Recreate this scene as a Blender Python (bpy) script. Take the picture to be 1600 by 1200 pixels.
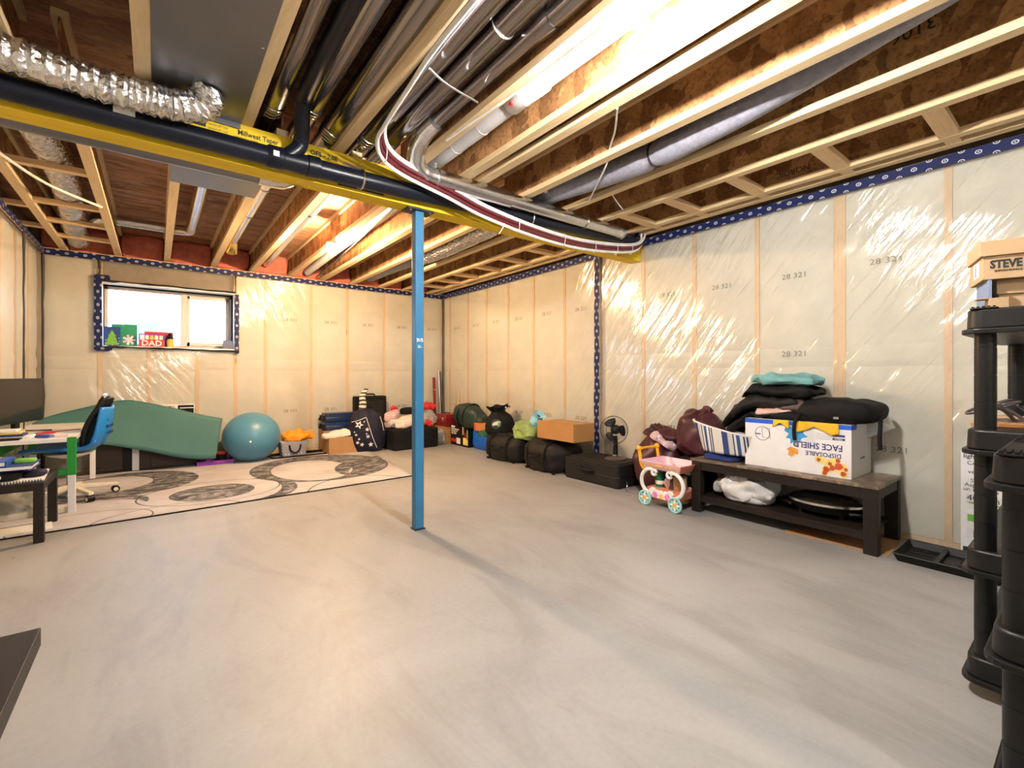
import bpy, math, random
from math import sin, cos, pi, radians as R, sqrt, atan2
from mathutils import Vector as V, Matrix, noise

for o in list(bpy.data.objects):
    bpy.data.objects.remove(o, do_unlink=True)
sc = bpy.context.scene
C = sc.collection

# ------------------------------------------------------------------ camera
cam = bpy.data.cameras.new('camera')
cam.sensor_width = 36.0
cam.lens = 36.0 * 718.9 / 1600.0
cam.shift_y = -14.2 / 1600.0
cam.clip_start = 0.05
co = bpy.data.objects.new('camera', cam)
co.location = (0, 0, 1.1)
co.rotation_euler = (R(90), 0, R(-37.705))
C.objects.link(co)
sc.camera = co

# ------------------------------------------------------------------ world, exposure, bulbs
w = bpy.data.worlds.new('sky')
sc.world = w
w.use_nodes = True
bg = w.node_tree.nodes['Background']
bg.inputs['Color'].default_value = (0.64, 0.81, 1.0, 1)
bg.inputs['Strength'].default_value = 7.0
vs = sc.view_settings
vs.view_transform = 'Standard'
vs.look = 'None'
vs.gamma = 1.0
vs.use_curve_mapping = False
vs.exposure = 1.47

BULBS = [  # x, y, z, colour, strength
    (1.46, 4.99, 2.395, (1.0, 0.66, 0.365), 2750.0),
    (1.40, 1.05, 2.400, (1.0, 0.95, 0.89), 1900.0),
    (0.90, -1.90, 2.400, (1.0, 0.97, 0.94), 900.0),  # added fill bulb behind the camera, brightens the front of the room
]

# ------------------------------------------------------------------ materials
def nodes(name):
    m = bpy.data.materials.new(name)
    m.use_nodes = True
    nt = m.node_tree
    return m, nt, nt.nodes['Principled BSDF']

def N(nt, kind, **kw):
    n = nt.nodes.new(kind)
    for k, v in kw.items():
        setattr(n, k, v)
    return n

def mapping(nt, scale=(1, 1, 1), rot=(0, 0, 0), loc=(0, 0, 0), src='Object'):
    tc = N(nt, 'ShaderNodeTexCoord')
    mp = N(nt, 'ShaderNodeMapping')
    mp.inputs['Scale'].default_value = scale
    mp.inputs['Rotation'].default_value = rot
    mp.inputs['Location'].default_value = loc
    nt.links.new(tc.outputs[src], mp.inputs['Vector'])
    return mp.outputs['Vector']

def noise_tex(nt, vec, scale, detail=4, rough=0.55, dist=0.0):
    n = N(nt, 'ShaderNodeTexNoise')
    n.inputs['Scale'].default_value = scale
    n.inputs['Detail'].default_value = detail
    n.inputs['Roughness'].default_value = rough
    n.inputs['Distortion'].default_value = dist
    if vec is not None:
        nt.links.new(vec, n.inputs['Vector'])
    return n.outputs['Fac']

def ramp(nt, fac, stops, interp='LINEAR'):
    r = N(nt, 'ShaderNodeValToRGB')
    cr = r.color_ramp
    cr.interpolation = interp
    while len(cr.elements) > 1:
        cr.elements.remove(cr.elements[-1])
    cr.elements[0].position = stops[0][0]
    cr.elements[0].color = (*stops[0][1], 1)
    for p, c in stops[1:]:
        e = cr.elements.new(p)
        e.color = (*c, 1)
    nt.links.new(fac, r.inputs['Fac'])
    return r.outputs['Color']

def mixc(nt, fac, a, b, mode='MIX'):
    m = N(nt, 'ShaderNodeMix', data_type='RGBA', blend_type=mode)
    for sock, val in ((m.inputs[0], fac), (m.inputs[6], a), (m.inputs[7], b)):
        if isinstance(val, (int, float)):
            sock.default_value = val
        elif isinstance(val, tuple):
            sock.default_value = (*val, 1)
        else:
            nt.links.new(val, sock)
    return m.outputs[2]

def math_n(nt, op, a, b=None, c=None):
    m = N(nt, 'ShaderNodeMath', operation=op)
    for i, val in enumerate((a, b, c)):
        if val is None:
            continue
        if isinstance(val, (int, float)):
            m.inputs[i].default_value = val
        else:
            nt.links.new(val, m.inputs[i])
    return m.outputs[0]

def bump(nt, bs, height, strength=0.3, dist=0.01):
    b = N(nt, 'ShaderNodeBump')
    b.inputs['Strength'].default_value = strength
    b.inputs['Distance'].default_value = dist
    nt.links.new(height, b.inputs['Height'])
    nt.links.new(b.outputs['Normal'], bs.inputs['Normal'])
    return b.outputs['Normal']

def plain(name, col, rough=0.5, metal=0.0, var=0.12, scale=12.0, bmp=0.0, bscale=60.0, stretch=(1, 1, 1), spec=None, coat=0.0):
    """a base colour with a little procedural variation and optional fine relief"""
    m, nt, bs = nodes(name)
    vec = mapping(nt, stretch)
    f = noise_tex(nt, vec, scale)
    lo = tuple(max(0.0, c * (1 - var)) for c in col)
    hi = tuple(min(1.0, c * (1 + var)) for c in col)
    nt.links.new(ramp(nt, f, [(0.3, lo), (0.7, hi)]), bs.inputs['Base Color'])
    bs.inputs['Roughness'].default_value = rough
    bs.inputs['Metallic'].default_value = metal
    if spec is not None:
        bs.inputs['Specular IOR Level'].default_value = spec
    if coat:
        bs.inputs['Coat Weight'].default_value = coat
        bs.inputs['Coat Roughness'].default_value = 0.15
    if bmp:
        bump(nt, bs, noise_tex(nt, vec, bscale, 5), bmp, 0.005)
    return m

def emit(name, col, strength):
    m = bpy.data.materials.new(name)
    m.use_nodes = True
    nt = m.node_tree
    nt.nodes.remove(nt.nodes['Principled BSDF'])
    e = N(nt, 'ShaderNodeEmission')
    e.inputs['Color'].default_value = (*col, 1)
    e.inputs['Strength'].default_value = strength
    nt.links.new(e.outputs[0], nt.nodes['Material Output'].inputs['Surface'])
    return m

def osb(name, cols, rot=0.0, stretch=(1, 1, 1)):
    m, nt, bs = nodes(name)
    vec = mapping(nt, stretch, (0, 0, rot))
    a = N(nt, 'ShaderNodeTexVoronoi')
    a.inputs['Scale'].default_value = 13.0
    a.inputs['Randomness'].default_value = 1.0
    d = N(nt, 'ShaderNodeTexNoise')
    d.inputs['Scale'].default_value = 7.0
    nt.links.new(vec, d.inputs['Vector'])
    mv = N(nt, 'ShaderNodeMix', data_type='VECTOR')
    mv.inputs[0].default_value = 0.18
    nt.links.new(vec, mv.inputs[4])
    nt.links.new(d.outputs['Color'], mv.inputs[5])
    nt.links.new(mv.outputs[1], a.inputs['Vector'])
    sep = N(nt, 'ShaderNodeSeparateColor')
    nt.links.new(a.outputs['Color'], sep.inputs[0])
    base = ramp(nt, sep.outputs[0], [(0.0, cols[0]), (0.35, cols[1]), (0.7, cols[2]), (1.0, cols[1])])
    fine = noise_tex(nt, mapping(nt, (stretch[0] * 3, stretch[1] * 3, stretch[2] * 3)), 18, 6, 0.7)
    dark = ramp(nt, fine, [(0.34, (0.35, 0.3, 0.28)), (0.52, (1, 1, 1))])
    nt.links.new(mixc(nt, 0.8, base, dark, 'MULTIPLY'), bs.inputs['Base Color'])
    bs.inputs['Roughness'].default_value = 0.75
    bump(nt, bs, sep.outputs[0], 0.25, 0.004)
    return m

def wood(name, lo, hi, stretch=(1, 1, 1), rough=0.65):
    m, nt, bs = nodes(name)
    vec = mapping(nt, stretch)
    f = noise_tex(nt, vec, 9, 6, 0.6, 0.6)
    col = ramp(nt, f, [(0.25, lo), (0.5, hi), (0.75, tuple(0.8 * a + 0.2 * b for a, b in zip(lo, hi)))])
    kn = N(nt, 'ShaderNodeTexVoronoi')
    kn.inputs['Scale'].default_value = 2.6
    nt.links.new(mapping(nt, tuple(0.5 + 0.5 * s for s in stretch)), kn.inputs['Vector'])
    k = ramp(nt, kn.outputs['Distance'], [(0.045, (0.30, 0.17, 0.09)), (0.10, (1, 1, 1))])
    nt.links.new(mixc(nt, 0.8, col, k, 'MULTIPLY'), bs.inputs['Base Color'])
    bs.inputs['Roughness'].default_value = rough
    bs.inputs['Specular IOR Level'].default_value = 0.3
    bump(nt, bs, f, 0.15, 0.003)
    return m

def concrete():
    m, nt, bs = nodes('concrete')
    v = mapping(nt)
    big = noise_tex(nt, v, 0.55, 5, 0.6, 0.8)
    c1 = ramp(nt, big, [(0.3, (0.285, 0.28, 0.275)), (0.55, (0.36, 0.355, 0.35)), (0.75, (0.40, 0.395, 0.39))])
    st = noise_tex(nt, mapping(nt, (1, 0.28, 1), (0, 0, 0.5)), 2.6, 7, 0.65, 1.2)
    c2 = ramp(nt, st, [(0.36, (0.80, 0.79, 0.78)), (0.52, (1, 1, 1)), (0.8, (1.0, 0.99, 0.97))])
    c = mixc(nt, 0.85, c1, c2, 'MULTIPLY')
    fine = noise_tex(nt, v, 45, 6, 0.7)
    c3 = ramp(nt, fine, [(0.3, (0.9, 0.9, 0.9)), (0.6, (1, 1, 1))])
    c = mixc(nt, 0.7, c, c3, 'MULTIPLY')
    spots = N(nt, 'ShaderNodeTexVoronoi')
    spots.inputs['Scale'].default_value = 2.3
    nt.links.new(v, spots.inputs['Vector'])
    c4 = ramp(nt, spots.outputs['Distance'], [(0.012, (0.25, 0.2, 0.15)), (0.022, (1, 1, 1))])
    c = mixc(nt, 0.8, c, c4, 'MULTIPLY')
    nt.links.new(c, bs.inputs['Base Color'])
    rg = ramp(nt, st, [(0.3, (0.42, 0.42, 0.42)), (0.7, (0.58, 0.58, 0.58))])
    nt.links.new(rg, bs.inputs['Roughness'])
    bump(nt, bs, fine, 0.08, 0.003)
    return m

def film(name, axis=1, c0=1.3, w0=2.9, low=0.10):
    """clear polyethylene: mostly see-through, glossy folds, a little milky"""
    m = bpy.data.materials.new(name)
    m.use_nodes = True
    nt = m.node_tree
    nt.nodes.remove(nt.nodes['Principled BSDF'])
    tr = N(nt, 'ShaderNodeBsdfTransparent')
    tr.inputs['Color'].default_value = (0.97, 0.97, 0.96, 1)
    gl = N(nt, 'ShaderNodeBsdfGlossy')
    gl.inputs['Roughness'].default_value = 0.15
    df = N(nt, 'ShaderNodeBsdfDiffuse')
    df.inputs['Color'].default_value = (0.86, 0.86, 0.85, 1)
    tc = N(nt, 'ShaderNodeTexCoord')
    sp = N(nt, 'ShaderNodeSeparateXYZ')
    nt.links.new(tc.outputs['Object'], sp.inputs[0])
    u = math_n(nt, 'ADD', sp.outputs[0], sp.outputs[1])
    def streak(ca, sa, lo, hi, ph):
        p = math_n(nt, 'ADD', math_n(nt, 'MULTIPLY', u, -ca), math_n(nt, 'MULTIPLY', sp.outputs[2], sa))
        q = math_n(nt, 'ADD', math_n(nt, 'MULTIPLY', u, sa), math_n(nt, 'MULTIPLY', sp.outputs[2], ca))
        cb = N(nt, 'ShaderNodeCombineXYZ')
        nt.links.new(math_n(nt, 'MULTIPLY', p, lo), cb.inputs[0])
        nt.links.new(math_n(nt, 'MULTIPLY', q, hi), cb.inputs[1])
        cb.inputs[2].default_value = ph
        return noise_tex(nt, cb.outputs[0], 1.0, 3, 0.55, 0.4)
    area = noise_tex(nt, mapping(nt), 0.9, 1)
    fall = math_n(nt, 'SUBTRACT', 1.0, math_n(nt, 'POWER', math_n(nt, 'DIVIDE', math_n(nt, 'ABSOLUTE', math_n(nt, 'SUBTRACT', sp.outputs[axis], c0)), w0), 4.0))
    area = math_n(nt, 'MAXIMUM', math_n(nt, 'MULTIPLY', math_n(nt, 'MULTIPLY', math_n(nt, 'SUBTRACT', area, 0.26), 3.2), math_n(nt, 'MAXIMUM', fall, 0.0)), low)
    h = math_n(nt, 'ADD', streak(0.62, 0.78, 1.1, 13.0, 1.3), math_n(nt, 'MULTIPLY', streak(0.35, 0.93, 0.8, 7.0, 4.1), 0.6))
    h = math_n(nt, 'MULTIPLY', h, area)
    b = N(nt, 'ShaderNodeBump')
    b.inputs['Strength'].default_value = 0.75
    b.inputs['Distance'].default_value = 0.035
    nt.links.new(h, b.inputs['Height'])
    fr = N(nt, 'ShaderNodeFresnel')
    fr.inputs['IOR'].default_value = 1.5
    for n in (gl, df):
        nt.links.new(b.outputs[0], n.inputs['Normal'])
    nt.links.new(b.outputs[0], fr.inputs['Normal'])
    m1 = N(nt, 'ShaderNodeMixShader')
    m1.inputs[0].default_value = 0.16
    nt.links.new(tr.outputs[0], m1.inputs[1])
    nt.links.new(df.outputs[0], m1.inputs[2])
    m2 = N(nt, 'ShaderNodeMixShader')
    nt.links.new(math_n(nt, 'MINIMUM', math_n(nt, 'MULTIPLY', fr.outputs[0], 1.5), 0.22), m2.inputs[0])
    nt.links.new(m1.outputs[0], m2.inputs[1])
    nt.links.new(gl.outputs[0], m2.inputs[2])
    nt.links.new(m2.outputs[0], nt.nodes['Material Output'].inputs['Surface'])
    return m

def clear_bag(name, tint, milk=0.3):
    m = film(name, 1, 0.0, 60.0)
    nt = m.node_tree
    for n in nt.nodes:
        if n.type == 'BSDF_TRANSPARENT':
            n.inputs['Color'].default_value = (*tint, 1)
        if n.type == 'BSDF_DIFFUSE':
            n.inputs['Color'].default_value = (*tint, 1)
        if n.type == 'MIX_SHADER' and not n.inputs[0].is_linked:
            n.inputs[0].default_value = milk
    return m

def tape_mat():
    m, nt, bs = nodes('blue_tape')
    uv = N(nt, 'ShaderNodeTexCoord').outputs['UV']
    sp = N(nt, 'ShaderNodeSeparateXYZ')
    nt.links.new(uv, sp.inputs[0])
    def ring(off, v0, ro, ri):
        u = math_n(nt, 'MULTIPLY', math_n(nt, 'SUBTRACT', math_n(nt, 'FRACT', math_n(nt, 'MULTIPLY_ADD', sp.outputs[0], 1 / 0.15, off)), 0.5), 0.15)
        v = math_n(nt, 'SUBTRACT', sp.outputs[1], v0)
        d = math_n(nt, 'SQRT', math_n(nt, 'ADD', math_n(nt, 'POWER', math_n(nt, 'MULTIPLY', u, 0.8), 2), math_n(nt, 'POWER', v, 2)))
        out = math_n(nt, 'LESS_THAN', d, ro)
        inn = math_n(nt, 'LESS_THAN', d, ri)
        core = math_n(nt, 'LESS_THAN', d, ri * 0.45)
        return math_n(nt, 'ADD', math_n(nt, 'SUBTRACT', out, inn), core)
    f = math_n(nt, 'MAXIMUM', ring(0.0, 0.0, 0.013, 0.0085), math_n(nt, 'MAXIMUM', ring(0.5, 0.032, 0.013, 0.0085), ring(0.5, -0.032, 0.013, 0.0085)))
    c = mixc(nt, f, (0.006, 0.012, 0.075), (0.55, 0.58, 0.66))
    nt.links.new(c, bs.inputs['Base Color'])
    bs.inputs['Roughness'].default_value = 0.55
    bs.inputs['Specular IOR Level'].default_value = 0.25
    bump(nt, bs, noise_tex(nt, mapping(nt), 30, 3), 0.25, 0.004)
    return m

def rug_mat():
    m, nt, bs = nodes('rug_pile')
    tc = N(nt, 'ShaderNodeTexCoord')
    sp = N(nt, 'ShaderNodeSeparateXYZ')
    nt.links.new(tc.outputs['Object'], sp.inputs[0])
    def ell(cx, cy, rx, ry):
        x = math_n(nt, 'DIVIDE', math_n(nt, 'SUBTRACT', sp.outputs[0], cx), rx)
        y = math_n(nt, 'DIVIDE', math_n(nt, 'SUBTRACT', sp.outputs[1], cy), ry)
        return math_n(nt, 'SQRT', math_n(nt, 'ADD', math_n(nt, 'MULTIPLY', x, x), math_n(nt, 'MULTIPLY', y, y)))
    def inside(d):
        return math_n(nt, 'LESS_THAN', d, 1.0)
    def line(d, wd=0.02):
        return math_n(nt, 'LESS_THAN', math_n(nt, 'ABSOLUTE', math_n(nt, 'SUBTRACT', d, 1.0)), wd)
    band1 = math_n(nt, 'SUBTRACT', inside(ell(1.56, 5.72, 0.74, 0.82)), inside(ell(1.42, 5.60, 0.42, 0.63)))
    band1 = math_n(nt, 'MAXIMUM', band1, 0.0)
    tail = math_n(nt, 'MULTIPLY', inside(ell(2.35, 5.25, 0.75, 0.75)), math_n(nt, 'SUBTRACT', 1.0, inside(ell(2.45, 4.95, 0.78, 0.82))))
    disc = inside(ell(0.42, 5.08, 0.33, 0.31))
    band2 = math_n(nt, 'MAXIMUM', math_n(nt, 'SUBTRACT', inside(ell(-0.22, 6.0, 0.58, 0.62)), inside(ell(-0.42, 6.05, 0.40, 0.42))), 0.0)
    band3 = math_n(nt, 'MULTIPLY', inside(ell(0.75, 5.0, 0.36, 0.5)), math_n(nt, 'SUBTRACT', 1.0, inside(ell(0.62, 5.05, 0.36, 0.5))))
    band4 = math_n(nt, 'MULTIPLY', inside(ell(-0.55, 5.15, 0.5, 0.4)), math_n(nt, 'SUBTRACT', 1.0, inside(ell(-0.6, 4.95, 0.55, 0.42))))
    mask = band1
    for b in (tail, disc, band2, band3, band4):
        mask = math_n(nt, 'MAXIMUM', mask, b)
    v = mapping(nt, (1, 3.0, 1))
    streak = noise_tex(nt, v, 6, 6, 0.8, 1.4)
    dark = ramp(nt, streak, [(0.42, (0.015, 0.015, 0.02)), (0.50, (0.08, 0.08, 0.085)), (0.58, (0.34, 0.33, 0.34))])
    lines = line(ell(0.42, 5.12, 0.56, 0.46), 0.012)
    for e in ((-0.42, 4.6, 0.4, 0.32), (1.42, 5.60, 0.42, 0.63), (1.56, 5.72, 0.74, 0.82), (0.42, 5.08, 0.33, 0.31), (0.1, 4.4, 0.5, 0.4), (1.6, 4.2, 0.55, 0.75), (-0.42, 6.05, 0.4, 0.42), (1.9, 6.75, 0.5, 0.3)):
        lines = math_n(nt, 'MAXIMUM', lines, line(ell(*e), 0.012))
    light = ramp(nt, noise_tex(nt, mapping(nt), 2.2, 5, 0.6, 0.6), [(0.35, (0.40, 0.375, 0.385)), (0.6, (0.50, 0.49, 0.52)), (0.75, (0.43, 0.40, 0.41))])
    c = mixc(nt, mask, light, dark)
    c = mixc(nt, math_n(nt, 'MULTIPLY', lines, 0.9), c, (0.05, 0.05, 0.055))
    nt.links.new(c, bs.inputs['Base Color'])
    bs.inputs['Roughness'].default_value = 0.9
    bump(nt, bs, noise_tex(nt, mapping(nt), 220, 3), 0.4, 0.004)
    return m

def stripes(name, axis, scale, cols, rough=0.8, dist=0.0):
    m, nt, bs = nodes(name)
    tc = N(nt, 'ShaderNodeTexCoord')
    sp = N(nt, 'ShaderNodeSeparateXYZ')
    nt.links.new(tc.outputs['Object'], sp.inputs[0])
    u = math_n(nt, 'MULTIPLY', sp.outputs[axis], scale)
    if dist:
        u = math_n(nt, 'ADD', u, math_n(nt, 'MULTIPLY', noise_tex(nt, mapping(nt), 8), dist))
    u = math_n(nt, 'FRACT', u)
    st = []
    n = sum(wd for _, wd in cols)
    p = 0.0
    for c, wd in cols:
        st.append((p / n, c))
        p += wd
    nt.links.new(ramp(nt, u, st, 'CONSTANT'), bs.inputs['Base Color'])
    bs.inputs['Roughness'].default_value = rough
    return m

def dots(name, base, dot, scale, size, rough=0.8):
    m, nt, bs = nodes(name)
    vo = N(nt, 'ShaderNodeTexVoronoi')
    vo.inputs['Scale'].default_value = scale
    vo.inputs['Randomness'].default_value = 0.25
    nt.links.new(mapping(nt), vo.inputs['Vector'])
    c = ramp(nt, vo.outputs['Distance'], [(size, dot), (size + 0.04, base)])
    nt.links.new(c, bs.inputs['Base Color'])
    bs.inputs['Roughness'].default_value = rough
    return m

def foil(name, col=(0.72, 0.71, 0.70), rough=0.22, scale=30.0, st=0.9):
    m, nt, bs = nodes(name)
    bs.inputs['Base Color'].default_value = (*col, 1)
    bs.inputs['Metallic'].default_value = 1.0
    bs.inputs['Roughness'].default_value = rough
    v = mapping(nt)
    vo = N(nt, 'ShaderNodeTexVoronoi')
    vo.inputs['Scale'].default_value = scale
    nt.links.new(v, vo.inputs['Vector'])
    bump(nt, bs, math_n(nt, 'ADD', vo.outputs['Distance'], noise_tex(nt, v, scale * 1.5, 5)), st, 0.012)
    return m

M = {}
M['concrete'] = concrete()
M['batt'] = plain('insulation', (0.60, 0.58, 0.49), 0.95, var=0.07, scale=5, bmp=0.35, bscale=35)
M['sheath'] = plain('sheathing', (0.22, 0.17, 0.11), 0.9)
M['stud'] = wood('stud_wood', (0.56, 0.36, 0.18), (0.68, 0.47, 0.26), (4, 4, 0.4))
M['flange'] = wood('flange_wood', (0.56, 0.40, 0.20), (0.70, 0.54, 0.32), (4, 0.35, 4))
M['block'] = wood('block_wood', (0.55, 0.36, 0.18), (0.68, 0.48, 0.27), (0.4, 4, 4))
M['web'] = osb('web_osb', ((0.20, 0.092, 0.030), (0.36, 0.18, 0.065), (0.50, 0.27, 0.105)), 0, (1, 0.9, 0.9))
M['subfloor'] = osb('subfloor_osb', ((0.22, 0.10, 0.05), (0.35, 0.18, 0.095), (0.46, 0.26, 0.15)), 0, (0.35, 1.5, 1))
M['film'] = film('polyethylene')
M['film_back'] = film('polyethylene_back', 0, 1.0, 1.9, 0.05)
M['film_left'] = film('polyethylene_left', 1, -9.0, 1.0, 0.05)
M['tape'] = tape_mat()
M['pink'] = plain('pink_fibreglass', (0.58, 0.17, 0.12), 0.95, var=0.2, scale=14, bmp=0.5, bscale=40)
M['beam'] = wood('yellow_lvl', (0.68, 0.44, 0.012), (0.76, 0.53, 0.02), (0.3, 4, 5))
M['black_ink'] = plain('black_ink', (0.02, 0.02, 0.02), 0.6)
M['grey_ink'] = plain('grey_ink', (0.13, 0.12, 0.10), 0.7)
M['bluesteel'] = plain('blue_paint', (0.03, 0.175, 0.35), 0.42, var=0.12, scale=9, bmp=0.06)
M['blacksteel'] = plain('black_steel', (0.02, 0.022, 0.03), 0.45)
M['galv'] = plain('galvanised', (0.62, 0.62, 0.63), 0.24, 1.0, var=0.10, scale=40)
M['duct'] = plain('duct_steel', (0.27, 0.255, 0.255), 0.17, 1.0, var=0.12, scale=3, stretch=(3, 0.3, 3))
M['panel'] = plain('panning_steel', (0.20, 0.205, 0.23), 0.38, 1.0, var=0.06, scale=3)
M['brass'] = plain('brass', (0.72, 0.55, 0.22), 0.25, 1.0)
M['foil'] = foil('duct_foil')
M['foil2'] = foil('flex_foil', (0.60, 0.57, 0.55), 0.25, 36, 0.8)
M['greyflex'] = plain('insulated_jacket', (0.24, 0.24, 0.29), 0.45, var=0.2, scale=30, bmp=0.4, bscale=70)
M['abs'] = plain('black_abs', (0.006, 0.008, 0.016), 0.32, var=0.2, scale=4, spec=0.3)
M['pvc'] = plain('white_pvc', (0.80, 0.80, 0.80), 0.32, var=0.08, scale=6)
M['pvcgrey'] = plain('greyish_pvc', (0.62, 0.62, 0.64), 0.4, var=0.1, scale=6)  # greyer and slightly rougher than the white pvc
M['white'] = plain('white_plastic', (0.80, 0.80, 0.79), 0.4, var=0.04)
M['paper'] = plain('paper', (0.80, 0.79, 0.77), 0.7, var=0.04)
M['maroon_wire'] = plain('maroon_cable', (0.115, 0.012, 0.02), 0.4)
M['white_wire'] = plain('white_cable', (0.75, 0.75, 0.73), 0.4)
M['blackp'] = plain('black_plastic', (0.006, 0.0057, 0.0057), 0.45, var=0.2, scale=20, bmp=0.08, bscale=120, spec=0.25)
M['rackp'] = plain('rack_plastic', (0.007, 0.0067, 0.0067), 0.40, var=0.15, scale=14, bmp=0.06, bscale=90, spec=0.32)
M['black'] = plain('black_fabric', (0.0065, 0.006, 0.007), 0.75, var=0.3, scale=20, bmp=0.3, bscale=150, spec=0.25)
M['charcoal'] = plain('charcoal_fabric', (0.0125, 0.0105, 0.010), 0.65, var=0.25, scale=20, bmp=0.3, bscale=150, spec=0.3)
M['darkwood'] = wood('dark_stained_wood', (0.008, 0.0055, 0.0045), (0.017, 0.011, 0.0085), (3, 0.4, 3), 0.5)
M['cabinet'] = wood('dark_brown_board', (0.035, 0.022, 0.016), (0.055, 0.036, 0.027), (0.4, 3, 3), 0.5)
M['card'] = plain('cardboard', (0.42, 0.235, 0.105), 0.8, var=0.06, scale=6)
M['card2'] = plain('cardboard_orange', (0.40, 0.20, 0.065), 0.75, var=0.05, scale=6)
M['card3'] = plain('cardboard_tan', (0.45, 0.30, 0.165), 0.8, var=0.05, scale=6)
M['marble'] = None
M['rug'] = rug_mat()
M['teal'] = plain('teal_foam', (0.048, 0.155, 0.150), 0.65, var=0.08, scale=4, bmp=0.1, bscale=200)
M['ball'] = plain('ball_blue', (0.075, 0.24, 0.37), 0.38, var=0.03, scale=3)
M['chairblue'] = plain('chair_blue', (0.01, 0.20, 0.62), 0.35, var=0.05)
M['green'] = plain('green_paint', (0.012, 0.27, 0.03), 0.4, var=0.08)
M['desk'] = plain('white_laminate', (0.80, 0.78, 0.78), 0.3, var=0.03)
M['cream'] = plain('cream_paint', (0.72, 0.66, 0.54), 0.45, var=0.05)
M['screen'] = plain('dark_screen', (0.012, 0.011, 0.011), 0.10, var=0.1)
M['chrome'] = plain('chrome', (0.75, 0.75, 0.75), 0.15, 1.0)
M['orange'] = plain('orange_cloth', (0.80, 0.30, 0.012), 0.8, var=0.2, scale=14, bmp=0.3)
M['dots'] = dots('grey_dotted_cloth', (0.33, 0.32, 0.36), (0.85, 0.85, 0.87), 26, 0.22)
M['blueshell'] = plain('navy_shell', (0.006, 0.022, 0.085), 0.3, var=0.1)
M['navy'] = plain('navy_cloth', (0.011, 0.0095, 0.027), 0.65, var=0.25, scale=12, bmp=0.25, spec=0.3)
M['navy2'] = plain('bright_navy', (0.01, 0.03, 0.17), 0.6, var=0.2)
M['bedding'] = dots('pink_patterned_cloth', (0.74, 0.60, 0.55), (0.42, 0.30, 0.32), 22, 0.16)
M['whitecloth'] = plain('white_cloth', (0.74, 0.70, 0.66), 0.85, var=0.08, bmp=0.3, bscale=20)
M['red'] = plain('red_plastic', (0.55, 0.02, 0.02), 0.35, var=0.25, scale=25)
M['redtool'] = plain('red_metal', (0.20, 0.009, 0.009), 0.35, var=0.1)
M['zebra'] = stripes('striped_plush', 2, 18.0, [((0.75, 0.68, 0.58), 1.2), ((0.05, 0.04, 0.035), 1.0)], 0.9, 0.9)
M['greensack'] = plain('dark_green_nylon', (0.016, 0.034, 0.026), 0.5, var=0.2, bmp=0.2)
M['bluebag'] = plain('blue_plastic', (0.006, 0.13, 0.72), 0.4, var=0.15, scale=10, bmp=0.3, bscale=15)
M['orangebox'] = stripes('orange_brown_box', 1, 3.3, [((0.55, 0.20, 0.05), 1.0), ((0.62, 0.09, 0.03), 0.35), ((0.45, 0.20, 0.07), 1.2)])
M['maroon'] = plain('maroon_nylon', (0.052, 0.007, 0.013), 0.45, var=0.2, scale=8, bmp=0.2, bscale=20)
M['floral'] = dots('floral_cloth', (0.55, 0.38, 0.42), (0.85, 0.80, 0.80), 30, 0.25)
M['pinktoy'] = plain('pink_plastic', (0.86, 0.52, 0.60), 0.4, var=0.05)
M['hotpink'] = plain('hot_pink', (0.80, 0.20, 0.50), 0.5, var=0.05)
M['coral'] = plain('coral_plastic', (0.66, 0.23, 0.16), 0.45, var=0.05)
M['yellowtoy'] = plain('yellow_plastic', (0.86, 0.42, 0.015), 0.4, var=0.05)
M['gold'] = plain('gold_print', (0.72, 0.47, 0.08), 0.45, var=0.2)
M['aqua'] = plain('aqua_plastic', (0.30, 0.62, 0.66), 0.4, var=0.05)
M['greenglass'] = plain('green_bottle', (0.01, 0.17, 0.06), 0.25)
M['lime'] = clear_bag('lime_bag', (0.50, 0.66, 0.27), 0.5)
M['limefill'] = plain('lime_contents', (0.26, 0.38, 0.09), 0.7, var=0.35, scale=14)
M['cyan'] = plain('pale_blue_knot', (0.25, 0.55, 0.75), 0.5, var=0.2)
M['clear'] = clear_bag('clear_bag', (0.80, 0.82, 0.82), 0.35)
M['whitebag'] = clear_bag('white_bag', (0.86, 0.86, 0.88), 0.72)
M['boxwhite'] = plain('white_board', (0.74, 0.74, 0.76), 0.55, var=0.03)
M['blueink'] = plain('blue_ink', (0.012, 0.10, 0.60), 0.5, var=0.03)
M['navyink'] = plain('navy_ink', (0.035, 0.035, 0.17), 0.5, var=0.03)
M['skyink'] = plain('sky_sticker', (0.04, 0.30, 0.68), 0.5, var=0.15)
M['orangeink'] = plain('orange_sticker', (0.75, 0.32, 0.05), 0.5, var=0.2)
M['redink'] = plain('rust_sticker', (0.50, 0.075, 0.03), 0.5, var=0.2)
M['yellowink'] = plain('yellow_sticker', (0.78, 0.62, 0.18), 0.5, var=0.2)
M['yellowcloth'] = plain('yellow_cloth', (0.82, 0.44, 0.015), 0.75, var=0.12, bmp=0.2, bscale=30)
M['tealcloth'] = plain('teal_cloth', (0.16, 0.37, 0.38), 0.8, var=0.2, scale=10, bmp=0.4, bscale=25)
M['taupe'] = plain('taupe_cloth', (0.085, 0.05, 0.045), 0.6, var=0.25, scale=10, bmp=0.3, bscale=25)
M['pinkcloth'] = plain('pale_pink_cloth', (0.62, 0.42, 0.37), 0.8, var=0.12)
M['silverbag'] = foil('silver_bag', (0.62, 0.65, 0.66), 0.35, 14, 0.4)
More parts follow.
